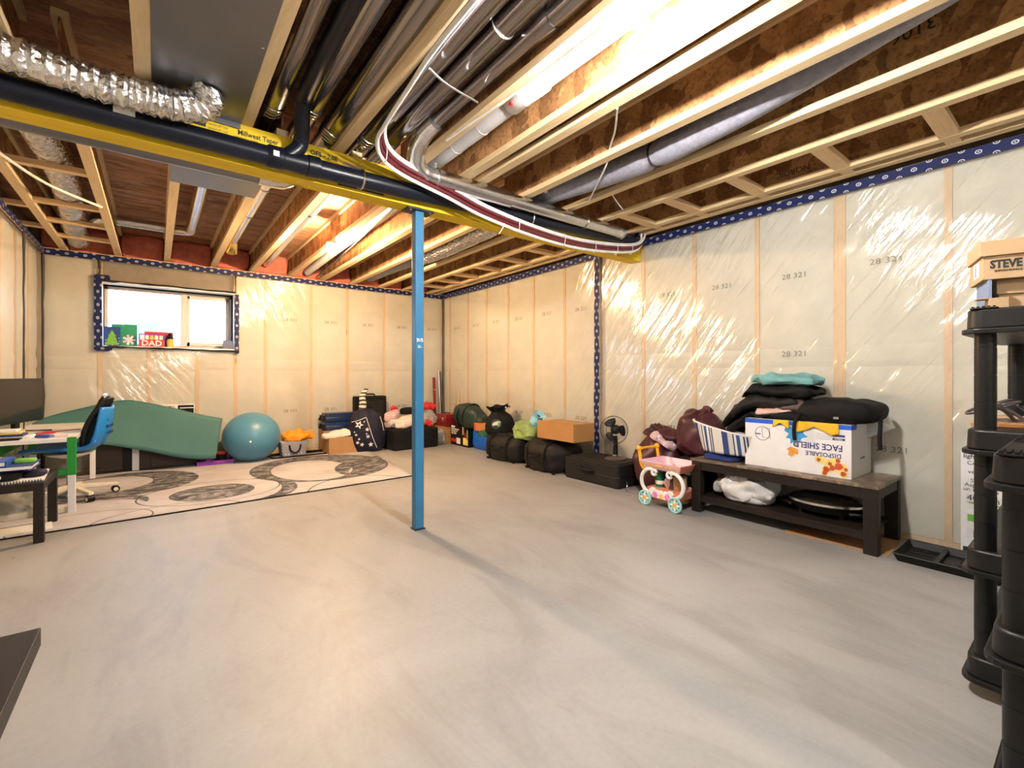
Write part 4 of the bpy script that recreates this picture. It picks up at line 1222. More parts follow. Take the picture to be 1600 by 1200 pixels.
# desk with green and white legs
DZ = 0.605
t = thing('desk', 'white desk with green and white extending legs along the left wall', 'desk', (-0.76, 5.75, 0))
part('desktop', G().box(-1.0, -0.515, 5.0, 6.55, DZ - 0.032, DZ), 'desk', t, world=True, bevel=0.003)
for x in (-0.972, -0.530):
    for y in (5.005, 6.52):
        part('leg', G().box(x - 0.022, x + 0.022, y - 0.005, y + 0.04, 0.009, 0.32), 'desk', t, world=True, bevel=0.002)
        part('leg_sleeve', G().box(x - 0.026, x + 0.026, y - 0.009, y + 0.044, 0.31, DZ + 0.002 if (x > -0.6 and y < 5.5) else DZ - 0.0325), 'green', t, world=True, bevel=0.002)
for y in (5.008, 6.523):
    part('crossbar', G().box(-0.95, -0.552, y, y + 0.03, 0.315, 0.36), 'green', t, world=True)
part('back_rail', G().box(-0.985, -0.965, 5.05, 6.51, 0.46, 0.52), 'green', t, world=True)
# monitor
mo = thing('monitor', 'dark flat monitor standing on the white desk', 'monitor', (-0.905, 5.555, DZ), R(-17.5))
part('bezel', G().box(-0.012, 0.012, -0.30, 0.30, 0.095, 0.465), 'blackp', mo, bevel=0.003)
part('screen', G().box(0.0122, 0.0135, -0.292, 0.292, 0.107, 0.457), 'screen', mo)
part('neck', G().box(-0.04, -0.012, -0.03, 0.03, 0.01, 0.22), 'blackp', mo)
part('foot', G().tube(smooth_path([(0.10, -0.24, 0.006), (0.02, -0.12, 0.016), (-0.03, 0, 0.03), (0.02, 0.12, 0.016), (0.10, 0.24, 0.006)], 5), 0.006, 8), 'blackp', mo, smooth=True)
# desk clutter
one('keyboard', G().box(-0.99, -0.82, 5.03, 5.13, DZ, DZ + 0.014), 'blackp', 'black keyboard at the near edge of the desk', 'keyboard', (-0.9, 5.08, DZ), bevel=0.003)
for i, (x0, x1, y0, y1, m, lb) in enumerate([(-0.99, -0.78, 5.15, 5.36, 'paper', 'lowest magazine in the stack on the white desk'), (-0.99, -0.82, 5.16, 5.34, 'navy2', 'dark blue magazine in the stack on the white desk'), (-0.99, -0.84, 5.17, 5.36, 'yellowink', 'yellow booklet in the stack on the white desk'), (-0.99, -0.86, 5.18, 5.34, 'paper', 'white booklet topping the stack on the white desk')]):
    z = DZ + i * 0.017
    one('magazine', G().box(x0, x1, y0, y1, z, z + 0.015).xf(Matrix.Identity(4)), m, lb, 'magazine', ((x0 + x1) / 2, (y0 + y1) / 2, z), 'magazines on the desk', bevel=0.002)
one('phone_case', place(blob((0.05, 0.13, 0.028), 4, 0.004, 9, 5, 20, 10), (-0.70, 5.13, DZ), 0.9), 'binder', 'bright blue case lying on the white desk', 'case', (-0.70, 5.13, DZ), smooth=True)
one('notepad', G().box(-0.67, -0.56, 5.07, 5.25, DZ, DZ + 0.005).xf(Matrix.Identity(4)), 'floral', 'thin purple notepad near the desk corner', 'notepad', (-0.6, 5.15, DZ))
one('ruler', place(G().box(-0.16, 0.16, -0.016, 0.016, 0, 0.005), (-0.68, 5.62, DZ), 0.7), 'red', 'red ruler lying on the white desk', 'ruler', (-0.68, 5.62, DZ))
one('pen', place(G().cyl((-0.07, 0, 0.006), (0.07, 0, 0.006), 0.006, n=8), (-0.74, 5.42, DZ), 0.4), 'red', 'red pen beside the monitor foot', 'pen', (-0.74, 5.42, DZ), smooth=True)
# swivel chair: back to the right, facing the desk
ch = thing('swivel_chair', 'blue plastic swivel chair with black back pad beside the desk', 'chair', (-0.605, 5.60, 0.009), R(-8))
prof = smooth_path([(-0.27, 0, 0.415), (-0.20, 0, 0.435), (0.05, 0, 0.425), (0.17, 0, 0.445), (0.235, 0, 0.52), (0.265, 0, 0.64), (0.285, 0, 0.80)], 5)
def shell(u, v):
    i = u * (len(prof) - 1)
    a = int(min(i, len(prof) - 2))
    p = prof[a].lerp(prof[a + 1], i - a)
    w_ = 0.215 - 0.03 * max(0, (u - 0.75) / 0.25) ** 2 - 0.03 * max(0, (0.12 - u) / 0.12) ** 2
    y = (v - 0.5) * 2
    bow = 0.035 * y * y
    up = V((-1, 0, 0.25)) if u > 0.6 else V((0, 0, 1))
    return V((p.x, y * w_, p.z)) + up * bow
part('seat_shell', G().grid(shell, 30, 14), 'chairblue', ch, smooth=True, solid=0.022)
pp = smooth_path([(0.10, 0, 0.47), (0.105, 0, 0.56), (0.14, 0, 0.68), (0.20, 0, 0.80), (0.235, 0, 0.885)], 6)
def pad(u, v):
    i = u * (len(pp) - 1)
    a = int(min(i, len(pp) - 2))
    p = pp[a].lerp(pp[a + 1], i - a)
    y = (v - 0.5) * 2
    return V((p.x + 0.03 * y * y, y * (0.175 - 0.05 * u * u), p.z))
part('back_pad', G().grid(pad, 20, 12), 'blackp', ch, smooth=True, solid=0.045)
part('back_grip', G().tube([(0.235, -0.10, 0.885), (0.245, -0.04, 0.905), (0.245, 0.04, 0.905), (0.235, 0.10, 0.885)], 0.02, 10), 'chrome', ch, smooth=True)
part('under_pan', G().lathe([(0.05, 0.36), (0.13, 0.385), (0.17, 0.408)], 20), 'white', ch, smooth=True)
part('gas_lift', G().cyl((0, 0, 0.10), (0, 0, 0.37), 0.022), 'chrome', ch, smooth=True)
for i in range(12):
    part('vent_hole', G().box(0.288, 0.294, -0.10 + (i % 4) * 0.055, -0.075 + (i % 4) * 0.055, 0.56 + (i // 4) * 0.06, 0.585 + (i // 4) * 0.06).xf(Matrix.Translation((-0.016, 0, 0))), 'navy2', ch)
for i in range(5):
    a = i * 2 * pi / 5 + 0.35
    r_ = Matrix.Rotation(a, 4, 'Z')
    arm = part('base_arm', G().add([(0.02, -0.025, 0.085), (0.02, 0.025, 0.085), (0.33, 0.018, 0.062), (0.33, -0.018, 0.062), (0.02, -0.025, 0.125), (0.02, 0.025, 0.125), (0.33, 0.018, 0.088), (0.33, -0.018, 0.088)], [(3, 2, 1, 0), (4, 5, 6, 7), (0, 1, 5, 4), (1, 2, 6, 5), (2, 3, 7, 6), (3, 0, 4, 7)]).xf(r_), 'cream', ch, bevel=0.004)
    part('caster', G().cyl((0.31, -0.024, 0.030), (0.31, 0.024, 0.030), 0.030, n=18).xf(r_), 'blackp', arm, smooth=True)
    part('caster_cap', G().cyl((0.31, -0.027, 0.030), (0.31, 0.027, 0.030), 0.018, n=14).xf(r_), 'cream', arm, smooth=True)
# under the tables
one('plastic_bag', place(blob((0.34, 0.30, 0.22), 2.4, 0.05, 7, 8, 36, 22, fold=0.05), (-0.84, 5.22, 0.009)), 'clear', 'crumpled clear plastic bag under the white desk', 'bag', (-0.84, 5.22, 0), smooth=True)
one('card_sheet', place(G().box(-0.20, 0.20, -0.14, 0.14, 0, 0.006), (-0.80, 4.68, 0.012), 0.15), 'paper', 'beige sheet of card on the rug under the black table', 'card', (-0.8, 4.68, 0))
one('wooden_rail', place(G().box(-0.22, 0.22, -0.02, 0.02, 0.0, 0.045), (-0.77, 5.05, 0.0095), 0.12), 'cream', 'pale wooden rail on the rug under the desk', 'rail', (-0.77, 5.05, 0), bevel=0.003)

# ------------------------------------------------------------------ along the window wall
t = thing('storage_cabinet', 'low dark brown cabinet hidden behind the teal mat', 'cabinet', (0.0, 6.88, 0))
part('body', G().box(-0.56, 0.42, -0.12, 0.14, 0.0, 0.46), 'cabinet', t, bevel=0.003)
part('plinth', G().box(-0.56, 0.42, -0.135, -0.12, 0.0, 0.03), 'darkwood', t)
part('door', G().box(-0.55, -0.09, -0.135, -0.121, 0.04, 0.45), 'cabinet', t, bevel=0.002)
part('door', G().box(-0.05, 0.41, -0.135, -0.121, 0.04, 0.45), 'cabinet', t, bevel=0.002)
part('white_post', G().box(-0.215, -0.155, -0.16, -0.136, 0.02, 0.30), 'desk', t)
part('gap_shade', G().box(-0.30, -0.22, -0.139, -0.1355, 0.03, 0.45), 'blackp', t)  # solid black strip painted as the shade of a gap
# teal mat draped over it
top = [(-1.0, 0.60), (-0.87, 0.672), (-0.58, 0.756), (-0.32, 0.815), (-0.15, 0.80), (0.15, 0.715), (0.40, 0.63), (0.645, 0.562)]
bot = [(-1.0, 0.45), (-0.80, 0.42), (-0.43, 0.353), (-0.08, 0.249), (0.15, 0.165), (0.33, 0.118), (0.45, 0.10), (0.565, 0.098)]
tp = smooth_path([(a, 0, b) for a, b in top], 6)
bp = smooth_path([(a, 0, b) for a, b in bot], 6)
def matf(u, v):
    i = u * (len(tp) - 1)
    a = int(min(i, len(tp) - 2))
    p = bp[a].lerp(bp[a + 1], i - a).lerp(tp[a].lerp(tp[a + 1], i - a), v)
    return V((p.x, 6.56 + 0.15 * v + 0.03 * sin(u * 5) * v, p.z))
one('exercise_mat', G().grid(matf, 40, 10), 'teal', 'big curved teal foam mat leaning behind the chair', 'mat', (0, 6.6, 0), smooth=True, solid=0.014)
t = thing('picture_board', 'black and white printed board behind the teal mat', 'picture', (0.13, 7.03, 0))
part('board', G().box(-0.25, 0.25, -0.012, 0.0, 0.0, 0.735), 'paper', t)
part('print', G().box(0.08, 0.242, -0.0135, -0.0122, 0.55, 0.725), 'black', t)
part('print', G().box(0.10, 0.242, -0.0148, -0.0136, 0.685, 0.697), 'paper', t)
part('print', G().box(-0.22, 0.05, -0.0135, -0.0122, 0.55, 0.722), 'pinkcloth', t)
for i in range(5):
    part('print', G().box(-0.21 + i * 0.05, -0.185 + i * 0.05, -0.0148, -0.0136, 0.70, 0.715), 'shoedark', t)
one('storage_tray', G().box(0.38, 0.76, 6.60, 6.85, 0.0, 0.012).box(0.38, 0.76, 6.60, 6.612, 0.012, 0.06).box(0.38, 0.76, 6.838, 6.85, 0.012, 0.06).box(0.38, 0.392, 6.612, 6.838, 0.012, 0.06).box(0.748, 0.76, 6.612, 6.838, 0.012, 0.06), 'purple', 'shallow purple tray beside the exercise ball', 'tray', (0.57, 6.72, 0), bevel=0.003)
t = thing('tin', 'dark tin with a red lid standing in the purple tray', 'tin', (0.64, 6.74, 0.0125))
part('body', G().lathe([(0.055, 0), (0.055, 0.11)], 20), 'black', t, smooth=True)
part('lid', G().lathe([(0.062, 0.11), (0.062, 0.128), (0.058, 0.132)], 20), 'red', t, smooth=True)
t = thing('exercise_ball', 'large light blue exercise ball by the window wall', 'ball', (0.965, 6.68, 0))
part('skin', G().lathe([(0.0, 0.0)] + [(0.328 * cos(a), 0.312 + 0.312 * sin(a)) for a in [R(-84 + 6 * k) for k in range(29)]] + [(0, 0.624)], 48), 'ball', t, smooth=True)
part('valve', G().lathe([(0, 0), (0.012, 0), (0.012, 0.008), (0, 0.008)], 12).xf(Matrix.Translation((-0.06, -0.318, 0.29)) @ Matrix.Rotation(R(90), 4, 'X')), 'white', t, smooth=True)
one('floor_frame', G().box(1.18, 1.92, 6.58, 6.60, 0, 0.03).box(1.18, 1.92, 6.90, 6.92, 0, 0.03).box(1.18, 1.20, 6.60, 6.90, 0, 0.03).box(1.90, 1.92, 6.60, 6.90, 0, 0.03).box(1.20, 1.90, 6.60, 6.90, 0, 0.010), 'blackp', 'flat black tray frame under the dotted basket', 'tray', (1.5, 6.75, 0))
t = thing('fabric_basket', 'grey basket with white dots and a loop handle', 'basket', (1.46, 6.74, 0.0105))
part('body', G().prism(rrect(-0.14, 0.14, -0.11, 0.11, 0.02), 0.0, 0.205, 1.26), 'dots', t, smooth=True)
part('handle', G().tube(smooth_path([(-0.07, -0.142, 0.16), (-0.05, -0.138, 0.085), (0.0, -0.134, 0.055), (0.05, -0.138, 0.085), (0.07, -0.142, 0.16)], 5), 0.011, 8), 'navy', t, smooth=True)
g = place(blob((0.42, 0.28, 0.15), 2.8, 0.05, 9, 11, 44, 24, fold=0.05), (1.53, 6.76, 0.216))
one('orange_cloth', g, 'orange', 'orange cloth heaped on the dotted basket', 'cloth', (1.5, 6.76, 0.21), smooth=True)
def carton(name, label, x0, x1, y0, y1, z0, z1, mat='card', group=None, tape_x=True, cat='box'):
    t = thing(name, label, cat, ((x0 + x1) / 2, (y0 + y1) / 2, z0), 0, group)
    part('body', G().box(x0, x1, y0, y1, z0, z1 - 0.004), mat, t, world=True, bevel=0.002)
    xm, ym = (x0 + x1) / 2, (y0 + y1) / 2
    if tape_x:
        part('flap', G().box(x0, xm - 0.002, y0, y1, z1 - 0.004, z1), mat, t, world=True)
        part('flap', G().box(xm + 0.002, x1, y0, y1, z1 - 0.004, z1), mat, t, world=True)
        part('packing_tape', G().box(xm - 0.025, xm + 0.025, y0, y1, z1, z1 + 0.0006), 'card3', t, world=True)
    else:
        part('flap', G().box(x0, x1, y0, ym - 0.002, z1 - 0.004, z1), mat, t, world=True)
        part('flap', G().box(x0, x1, ym + 0.002, y1, z1 - 0.004, z1), mat, t, world=True)
        part('packing_tape', G().box(x0, x1, ym - 0.025, ym + 0.025, z1, z1 + 0.0006), 'card3', t, world=True)
    return t
carton('carton', 'brown carton under a white cloth left of the star bag', 1.86, 2.28, 6.48, 6.76, 0.009, 0.235)
carton('carton', 'brown carton standing under the two blue suitcases', 1.88, 2.32, 6.80, 7.05, 0.0, 0.30)
g = place(blob((0.46, 0.26, 0.10), 4, 0.03, 6, 13, 40, 20, fold=0.03), (2.05, 6.62, 0.236), 0.1, 0, -0.12)
one('folded_cloth', g, 'whitecloth', 'white cloth lying on the carton left of the star bag', 'cloth', (2.05, 6.6, 0.236), smooth=True)
def hard_case(label, x0, x1, y0, y1, z0, h_, rz=0):
    t = thing('suitcase', label, 'suitcase', ((x0 + x1) / 2, (y0 + y1) / 2, z0), rz, 'blue hard suitcases')
    a, b = (x1 - x0) / 2, (y1 - y0) / 2
    part('shell', G().prism(rrect(-a, a, -b, b, 0.04), 0.006, h_ * 0.47, 1.0).prism(rrect(-a, a, -b, b, 0.04), h_ * 0.53, h_, 0.97), 'blueshell', t, bevel=0.008)
    part('seam', G().prism(rrect(-a + 0.004, a - 0.004, -b + 0.004, b - 0.004, 0.04), h_ * 0.47, h_ * 0.53, 1.0), 'galv', t)
    for s in (-1, 1):
        part('wheel', G().cyl((-a - 0.02, s * b * 0.6 - 0.012, h_ * 0.3), (-a - 0.02, s * b * 0.6 + 0.012, h_ * 0.3), 0.022), 'blackp', t, smooth=True)
        part('wheel_fork', G().box(-a - 0.025, -a + 0.01, s * b * 0.6 - 0.018, s * b * 0.6 + 0.018, h_ * 0.3, h_ * 0.75), 'blackp', t, bevel=0.004)
    return t
hard_case('lower dark blue suitcase lying in the stack of two', 1.90, 2.38, 6.80, 7.04, 0.301, 0.12)
hard_case('upper dark blue suitcase lying in the stack of two', 1.90, 2.38, 6.80, 7.04, 0.423, 0.125)
def soft_case(name, label, size, loc, rz=0.0, upright_=False, mat='charcoal', group=None, handle='y-'):
    sx, sy, sz = size
    t = thing(name, label, 'suitcase', loc, rz, group)
    part('body', G().prism(rrect(-sx / 2, sx / 2, -sy / 2, sy / 2, 0.035), 0.012, sz - 0.012, 1.0).prism(rrect(-sx / 2 + 0.006, sx / 2 - 0.006, -sy / 2 + 0.006, sy / 2 - 0.006, 0.035), 0.0, 0.012), mat, t, bevel=0.010, seg=3)
    part('top_panel', G().prism(rrect(-sx / 2 + 0.035, sx / 2 - 0.035, -sy / 2 + 0.035, sy / 2 - 0.035, 0.03), sz - 0.012, sz, 0.97), mat, t, bevel=0.004)
    rim = [V((x, y, sz - 0.014)) for x, y in rrect(-sx / 2 + 0.012, sx / 2 - 0.012, -sy / 2 + 0.012, sy / 2 - 0.012, 0.04)]
    part('piping', G().tube(rim, 0.005, 6, closed=True), 'black', t, smooth=True)
    part('zip', G().tube([V((x, y, sz * 0.45)) for x, y in rrect(-sx / 2 - 0.002, sx / 2 + 0.002, -sy / 2 - 0.002, sy / 2 + 0.002, 0.036)], 0.004, 6, closed=True), 'blackp', t, smooth=True)
    if handle == 'x-':
        part('handle', G().tube(smooth_path([(-sx / 2 - 0.002, 0.13, sz * 0.62), (-sx / 2 - 0.028, 0.09, sz * 0.60), (-sx / 2 - 0.030, -0.02, sz * 0.58), (-sx / 2 - 0.002, -0.07, sz * 0.60)], 4), 0.013, 8), 'blackp', t, smooth=True)
    else:
        part('handle', G().tube(smooth_path([(-0.10, -sy / 2 - 0.002, sz * 0.6), (-0.06, -sy / 2 - 0.028, sz * 0.58), (0.06, -sy / 2 - 0.028, sz * 0.58), (0.10, -sy / 2 - 0.002, sz * 0.6)], 4), 0.012, 8), 'blackp', t, smooth=True)
    return t
# upright black suitcase behind the star bag
t = thing('suitcase', 'black upright suitcase behind the star bag', 'suitcase', (2.62, 7.0, 0), 0)
part('body', G().prism(rrect(-0.25, 0.25, -0.07, 0.07, 0.03), 0.02, 0.775, 1.0), 'black', t, bevel=0.02, seg=3)
part('front_pocket', G().prism(rrect(-0.20, 0.20, -0.085, -0.06, 0.01), 0.08, 0.70, 1.0), 'charcoal', t, bevel=0.008)
part('handle', G().tube(smooth_path([(-0.08, 0, 0.77), (-0.06, 0, 0.80), (0.06, 0, 0.80), (0.08, 0, 0.77)], 4), 0.012, 8), 'blackp', t, smooth=True)
for s in (-1, 1):
    part('wheel', G().cyl((s * 0.19 - 0.012, 0, 0.022), (s * 0.19 + 0.012, 0, 0.022), 0.022), 'blackp', t, smooth=True)
# star bag
sb = thing('fabric_bag', 'navy bag printed with white stars on the rug edge', 'bag', (2.40, 6.56, 0.0), R(-8))
SX, SY, SZ, SE = 0.56, 0.34, 0.70, 2.7
part('body', blob((SX, SY, SZ), SE, 0.03, 4, 5, 44, 30, fold=0.05, flat=0.72), 'navy', sb, smooth=True)
bz = SZ / 2 * 0.74
def on_bag(x, z, o=0.006):
    k = 1 - min(0.97, abs(x / (SX / 2)) ** SE + abs((z - bz) / (SZ / 2)) ** SE)
    return V((x, -(SY / 2) * k ** (1 / SE) - o, z))
def star(cx, cz, r, inner=0.42, o=0.012, rot=0.0):
    pts = []
    for i in range(10):
        a = pi / 2 + i * pi / 5 + rot
        q = r if i % 2 == 0 else r * inner
        pts.append(on_bag(cx + q * cos(a), cz + q * sin(a), o))
    c0 = on_bag(cx, cz, o + 0.004)
    g = G().add([c0] + pts, [(0, 1 + i, 1 + (i + 1) % 10) for i in range(10)])
    return g
for cx, cz, r_ in ((-0.13, 0.40, 0.062), (-0.02, 0.33, 0.032), (-0.01, 0.23, 0.032), (-0.06, 0.44, 0.014), (-0.09, 0.12, 0.032), (0.03, 0.115, 0.040), (-0.17, 0.26, 0.022), (-0.03, 0.27, 0.014), (-0.15, 0.15, 0.028), (-0.19, 0.30, 0.014), (-0.13, 0.20, 0.020)):
    part('printed_star', star(cx, cz, r_, rot=cx * 3), 'white', sb, solid=0.002)
part('printed_star', star(-0.13, 0.40, 0.024, o=0.019), 'navy', sb, solid=0.002)
def bag_line(pts):
    return G().tube([on_bag(x, z, 0.010) for x, z in pts], 0.0045, 6)
part('printed_line', bag_line([(-0.22, 0.44), (-0.15, 0.455), (-0.03, 0.50)]), 'white', sb)
part('printed_line', bag_line([(-0.03, 0.50), (0.01, 0.36), (0.06, 0.20), (0.12, 0.06)]), 'white', sb)
part('printed_line', bag_line([(0.17, 0.50), (0.20, 0.40), (0.22, 0.30)]), 'white', sb)
t = thing('plush_toy', 'striped plush toy sticking up from the star bag', 'toy', (2.36, 6.60, 0.60))
part('body', G().tube(smooth_path([(0.0, 0, 0.0), (0.01, 0, 0.10), (0.0, 0, 0.18), (0.02, -0.01, 0.24), (0.055, -0.02, 0.285)], 5), [0.055 - 0.025 * i / 20 for i in range(21)], 12), 'zebra', t, smooth=True)
part('head', place(blob((0.085, 0.06, 0.05), 2.2, 0.01, 10, 3, 16, 10), (0.045, -0.02, 0.265), 0, 0, -0.5), 'zebra', t, smooth=True)
soft_case('suitcase', 'black suitcase lying flat behind the blue post', (0.74, 0.56, 0.30), (3.06, 6.56, 0.0), R(3), mat='black')
g = place(blob((0.56, 0.42, 0.20), 2.8, 0.06, 6, 17, 44, 24, fold=0.05), (3.02, 6.58, 0.302))
one('bedding', g, 'bedding', 'pink patterned bedding heaped on the flat black suitcase', 'bedding', (3.0, 6.58, 0.302), smooth=True)
one('patterned_pillow', place(blob((0.30, 0.20, 0.16), 2.4, 0.03, 8, 19, 30, 18, fold=0.02), (2.86, 6.70, 0.42), 0.5, 0, -0.4), 'floral', 'small floral pillow wedged beside the star bag', 'pillow', (2.86, 6.7, 0.42), smooth=True)
one('red_ribbon', place(blob((0.12, 0.08, 0.10), 2.0, 0.06, 16, 21, 26, 18, fold=0.04), (2.93, 6.76, 0.52)), 'red', 'red ribbon bow on the bedding near the star bag', 'ribbon', (2.93, 6.76, 0.52), smooth=True)
one('black_pouch', place(blob((0.30, 0.18, 0.14), 3.2, 0.02, 8, 22, 28, 16), (3.22, 6.86, 0.47)), 'black', 'black pouch on the bedding behind the blue post', 'pouch', (3.22, 6.86, 0.47), smooth=True)
one('plastic_bag', place(blob((0.30, 0.26, 0.24), 2.3, 0.06, 8, 23, 36, 22, fold=0.06), (3.52, 6.80, 0.31)), 'clear', 'grey see-through bag piled right of the blue post', 'bag', (3.52, 6.8, 0.31), smooth=True)
one('plastic_bag', place(blob((0.22, 0.20, 0.15), 2.3, 0.05, 10, 24, 32, 20, fold=0.05), (3.60, 6.92, 0.52)), 'red', 'red plastic bag on top of the heap in the corner', 'bag', (3.6, 6.92, 0.52), smooth=True)
one('plastic_bag', place(blob((0.20, 0.16, 0.12), 2.3, 0.04, 10, 25, 30, 18, fold=0.04), (3.36, 6.52, 0.302)), 'red', 'red plastic bag on the right end of the flat suitcase', 'bag', (3.36, 6.52, 0.302), smooth=True)
one('plastic_bag', place(blob((0.20, 0.26, 0.31), 2.3, 0.05, 8, 26, 36, 24, fold=0.06), (3.58, 6.52, 0.0)), 'clear', 'clear plastic bag on the floor right of the flat suitcase', 'bag', (3.58, 6.52, 0), smooth=True)
one('plastic_sack', place(blob((0.24, 0.30, 0.33), 2.6, 0.03, 6, 27, 30, 20, fold=0.03), (3.52, 6.84, 0.0)), 'charcoal', 'dark sack under the grey bag in the corner', 'bag', (3.52, 6.84, 0), smooth=True)
# leaning tools in the corner
t = thing('spirit_level', 'red spirit level leaning in the far corner', 'level', (3.74, 6.95, 0.0))
part('rail', G().box(-0.022, 0.022, -0.012, 0.012, 0, 1.06).xf(Matrix.Rotation(R(-3.5), 4, 'X')), 'redtool', t, bevel=0.002)
for z in (0.25, 0.55, 0.85):
    part('vial', G().cyl((-0.012, -0.014, z), (0.012, -0.014, z), 0.008, n=10).xf(Matrix.Rotation(R(-3.5), 4, 'X')), 'yellowink', t, smooth=True)
one('metal_pole', G().cyl((3.83, 6.93, 0.0), (3.84, 7.03, 1.18), 0.012, n=12), 'chrome', 'thin shiny metal pole leaning in the far corner', 'pole', (3.83, 6.93, 0), smooth=True)
one('metal_pole', G().cyl((3.865, 6.93, 0.0), (3.87, 7.03, 1.16), 0.010, n=12), 'blacksteel', 'thin dark pole leaning beside the shiny pole', 'pole', (3.865, 6.93, 0), smooth=True)
one('wooden_stick', place(G().box(-0.016, 0.016, -0.006, 0.006, 0, 0.85), (3.90, 6.55, 0.0), 1.57, 0.07, 0.0), 'stud', 'short wooden stick leaning on the right wall near the corner', 'stick', (3.9, 6.55, 0))

# ------------------------------------------------------------------ along the right wall
carton('carton', 'brown carton with torn flaps under the red toolbox', 3.64, 3.93, 6.46, 6.80, 0.0, 0.275, 'card2')
t = thing('toolbox', 'dark red metal toolbox on a brown carton in the corner', 'toolbox', (3.785, 6.63, 0.276))
part('body', G().box(-0.145, 0.145, -0.19, 0.17, 0, 0.105), 'redtool', t, bevel=0.004)
part('lid', G().prism(rrect(-0.15, 0.15, -0.195, 0.175, 0.01), 0.108, 0.185, 0.93), 'redtool', t, bevel=0.004)
part('handle', G().tube(smooth_path([(0, -0.07, 0.185), (0, -0.06, 0.205), (0, 0.06, 0.205), (0, 0.07, 0.185)], 4), 0.006, 8), 'blackp', t, smooth=True)
for y in (-0.12, 0.10):
    part('latch', G().box(-0.155, -0.149, y - 0.015, y + 0.015, 0.085, 0.135), 'chrome', t)
t = thing('product_box', 'black printed product box next to the blue bag', 'box', (3.82, 6.14, 0.0))
part('body', G().box(-0.10, 0.12, -0.25, 0.27, 0, 0.315), 'blackp', t, bevel=0.002)
for i, (y0, y1, z0, z1, m) in enumerate([(0.10, 0.26, 0.05, 0.10, 'red'), (-0.02, 0.09, 0.03, 0.12, 'paper'), (0.02, 0.25, 0.24, 0.255, 'paper'), (0.06, 0.25, 0.215, 0.225, 'paper'), (0.14, 0.25, 0.27, 0.30, 'paper'), (-0.24, -0.10, 0.03, 0.14, 'yellowink'), (-0.20, -0.13, 0.06, 0.22, 'redtool'), (-0.24, -0.21, 0.12, 0.26, 'green2'), (-0.12, -0.08, 0.18, 0.30, 'card3')]):
    part('print', G().box(-0.1012 - 0.0006 * (i % 2), -0.1002, y0, y1, z0, z1), m, t)
text('print_lettering', 'ULTRA', 0.05, (-0.1022, 0.17, 0.185), FACE_X, 'paper', t, 0.001)
g = G()
def bluef(u, v):
    y = -0.25 + 0.50 * u
    z = 0.305 * v - 0.03 * v * sin(pi * u) * 0.6
    b = sin(pi * u) ** 0.5 * (sin(pi * min(1, v * 0.9 + 0.05)) ** 0.6)
    return V((-0.06 * b - 0.012 * nz((y, z, 0), 12, 4), y, z))
t = thing('carrier_bag', 'bright blue plastic bag leaning on the right wall', 'bag', (3.80, 5.62, 0.0))
part('front', g.grid(bluef, 24, 20), 'bluebag', t, smooth=True, solid=0.004)
part('back', G().grid(lambda u, v: V((0.09 - 0.3 * 0 + 0.02 * sin(pi * u), -0.25 + 0.5 * u, 0.30 * v)), 12, 8), 'bluebag', t, smooth=True, solid=0.004)
part('filling', place(blob((0.12, 0.44, 0.26), 3, 0.02, 6, 3, 24, 14), (0.03, 0, 0)), 'bluebag', t, smooth=True)
t = carton('snack_box', 'small orange and brown box above the blue bag', 3.70, 3.90, 5.36, 5.70, 0.285, 0.40, 'orangebox')
g = blob((0.32, 0.66, 0.36), 2.9, 0.025, 4, 31, 44, 28, fold=0.015, flat=0.85)
t = thing('sleeping_bag', 'dark green stuffed sack with black straps on the boxes', 'bag', (3.80, 6.02, 0.318))
part('body', place(g, (0, 0, 0), 0, 0.12), 'greensack', t, smooth=True)
for k in (-0.10, 0.06):
    part('strap', G().tube([V((0.155 * cos(a) * 1.06, k - 0.05 * sin(a), 0.155 + 0.185 * sin(a))) for a in [2 * pi * i / 28 for i in range(28)]], 0.012, 6, closed=True), 'black', t, smooth=True)
part('hood', place(blob((0.22, 0.22, 0.26), 2.4, 0.03, 6, 33, 26, 18, fold=0.02), (0.02, -0.36, 0.0)), 'greensack', t, smooth=True)
def duffel(label, loc, size, rz, seed):
    t = thing('duffel_bag', label, 'bag', loc, rz, 'black duffel bags along the right wall')
    sx, sy, sz = size
    part('body', blob(size, 3.0, 0.025, 5, seed, 48, 30, fold=0.035, flat=0.80), 'charcoal', t, smooth=True)
    for k in (-0.24, 0.22):
        part('strap', G().tube([V((sx / 2 * 0.985 * math.copysign(abs(cos(a)) ** 0.67, cos(a)), k * sy, sz * 0.40 + sz * 0.495 * math.copysign(abs(sin(a)) ** 0.67, sin(a)))) for a in [R(-35 + 250 * i / 26) for i in range(27)]], 0.010, 6), 'black', t, smooth=True)
    part('zip', G().tube([V((-sx * 0.18, sy * q, sz * 0.86 * (1 - 0.25 * (2 * q) ** 4))) for q in [-0.40 + 0.08 * i for i in range(11)]], 0.006, 6), 'black', t, smooth=True)
    for s in (-1, 1):
        part('foot', G().cyl((-sx * 0.36, s * sy * 0.36 - 0.015, 0.014), (-sx * 0.36, s * sy * 0.36 + 0.015, 0.014), 0.014), 'blackp', t, smooth=True)
    part('grip', G().tube(smooth_path([(-sx * 0.47, -0.10, sz * 0.55), (-sx * 0.55, -0.06, sz * 0.46), (-sx * 0.55, 0.06, sz * 0.46), (-sx * 0.47, 0.10, sz * 0.55)], 4), 0.010, 6), 'black', t, smooth=True)
    return t
duffel('black duffel bag beneath the black drawstring sack', (3.66, 4.76, 0.0), (0.50, 0.70, 0.37), R(4), 41)
duffel('black duffel bag beneath the sealed carton', (3.66, 3.96, 0.0), (0.54, 0.68, 0.40), R(-3), 43)
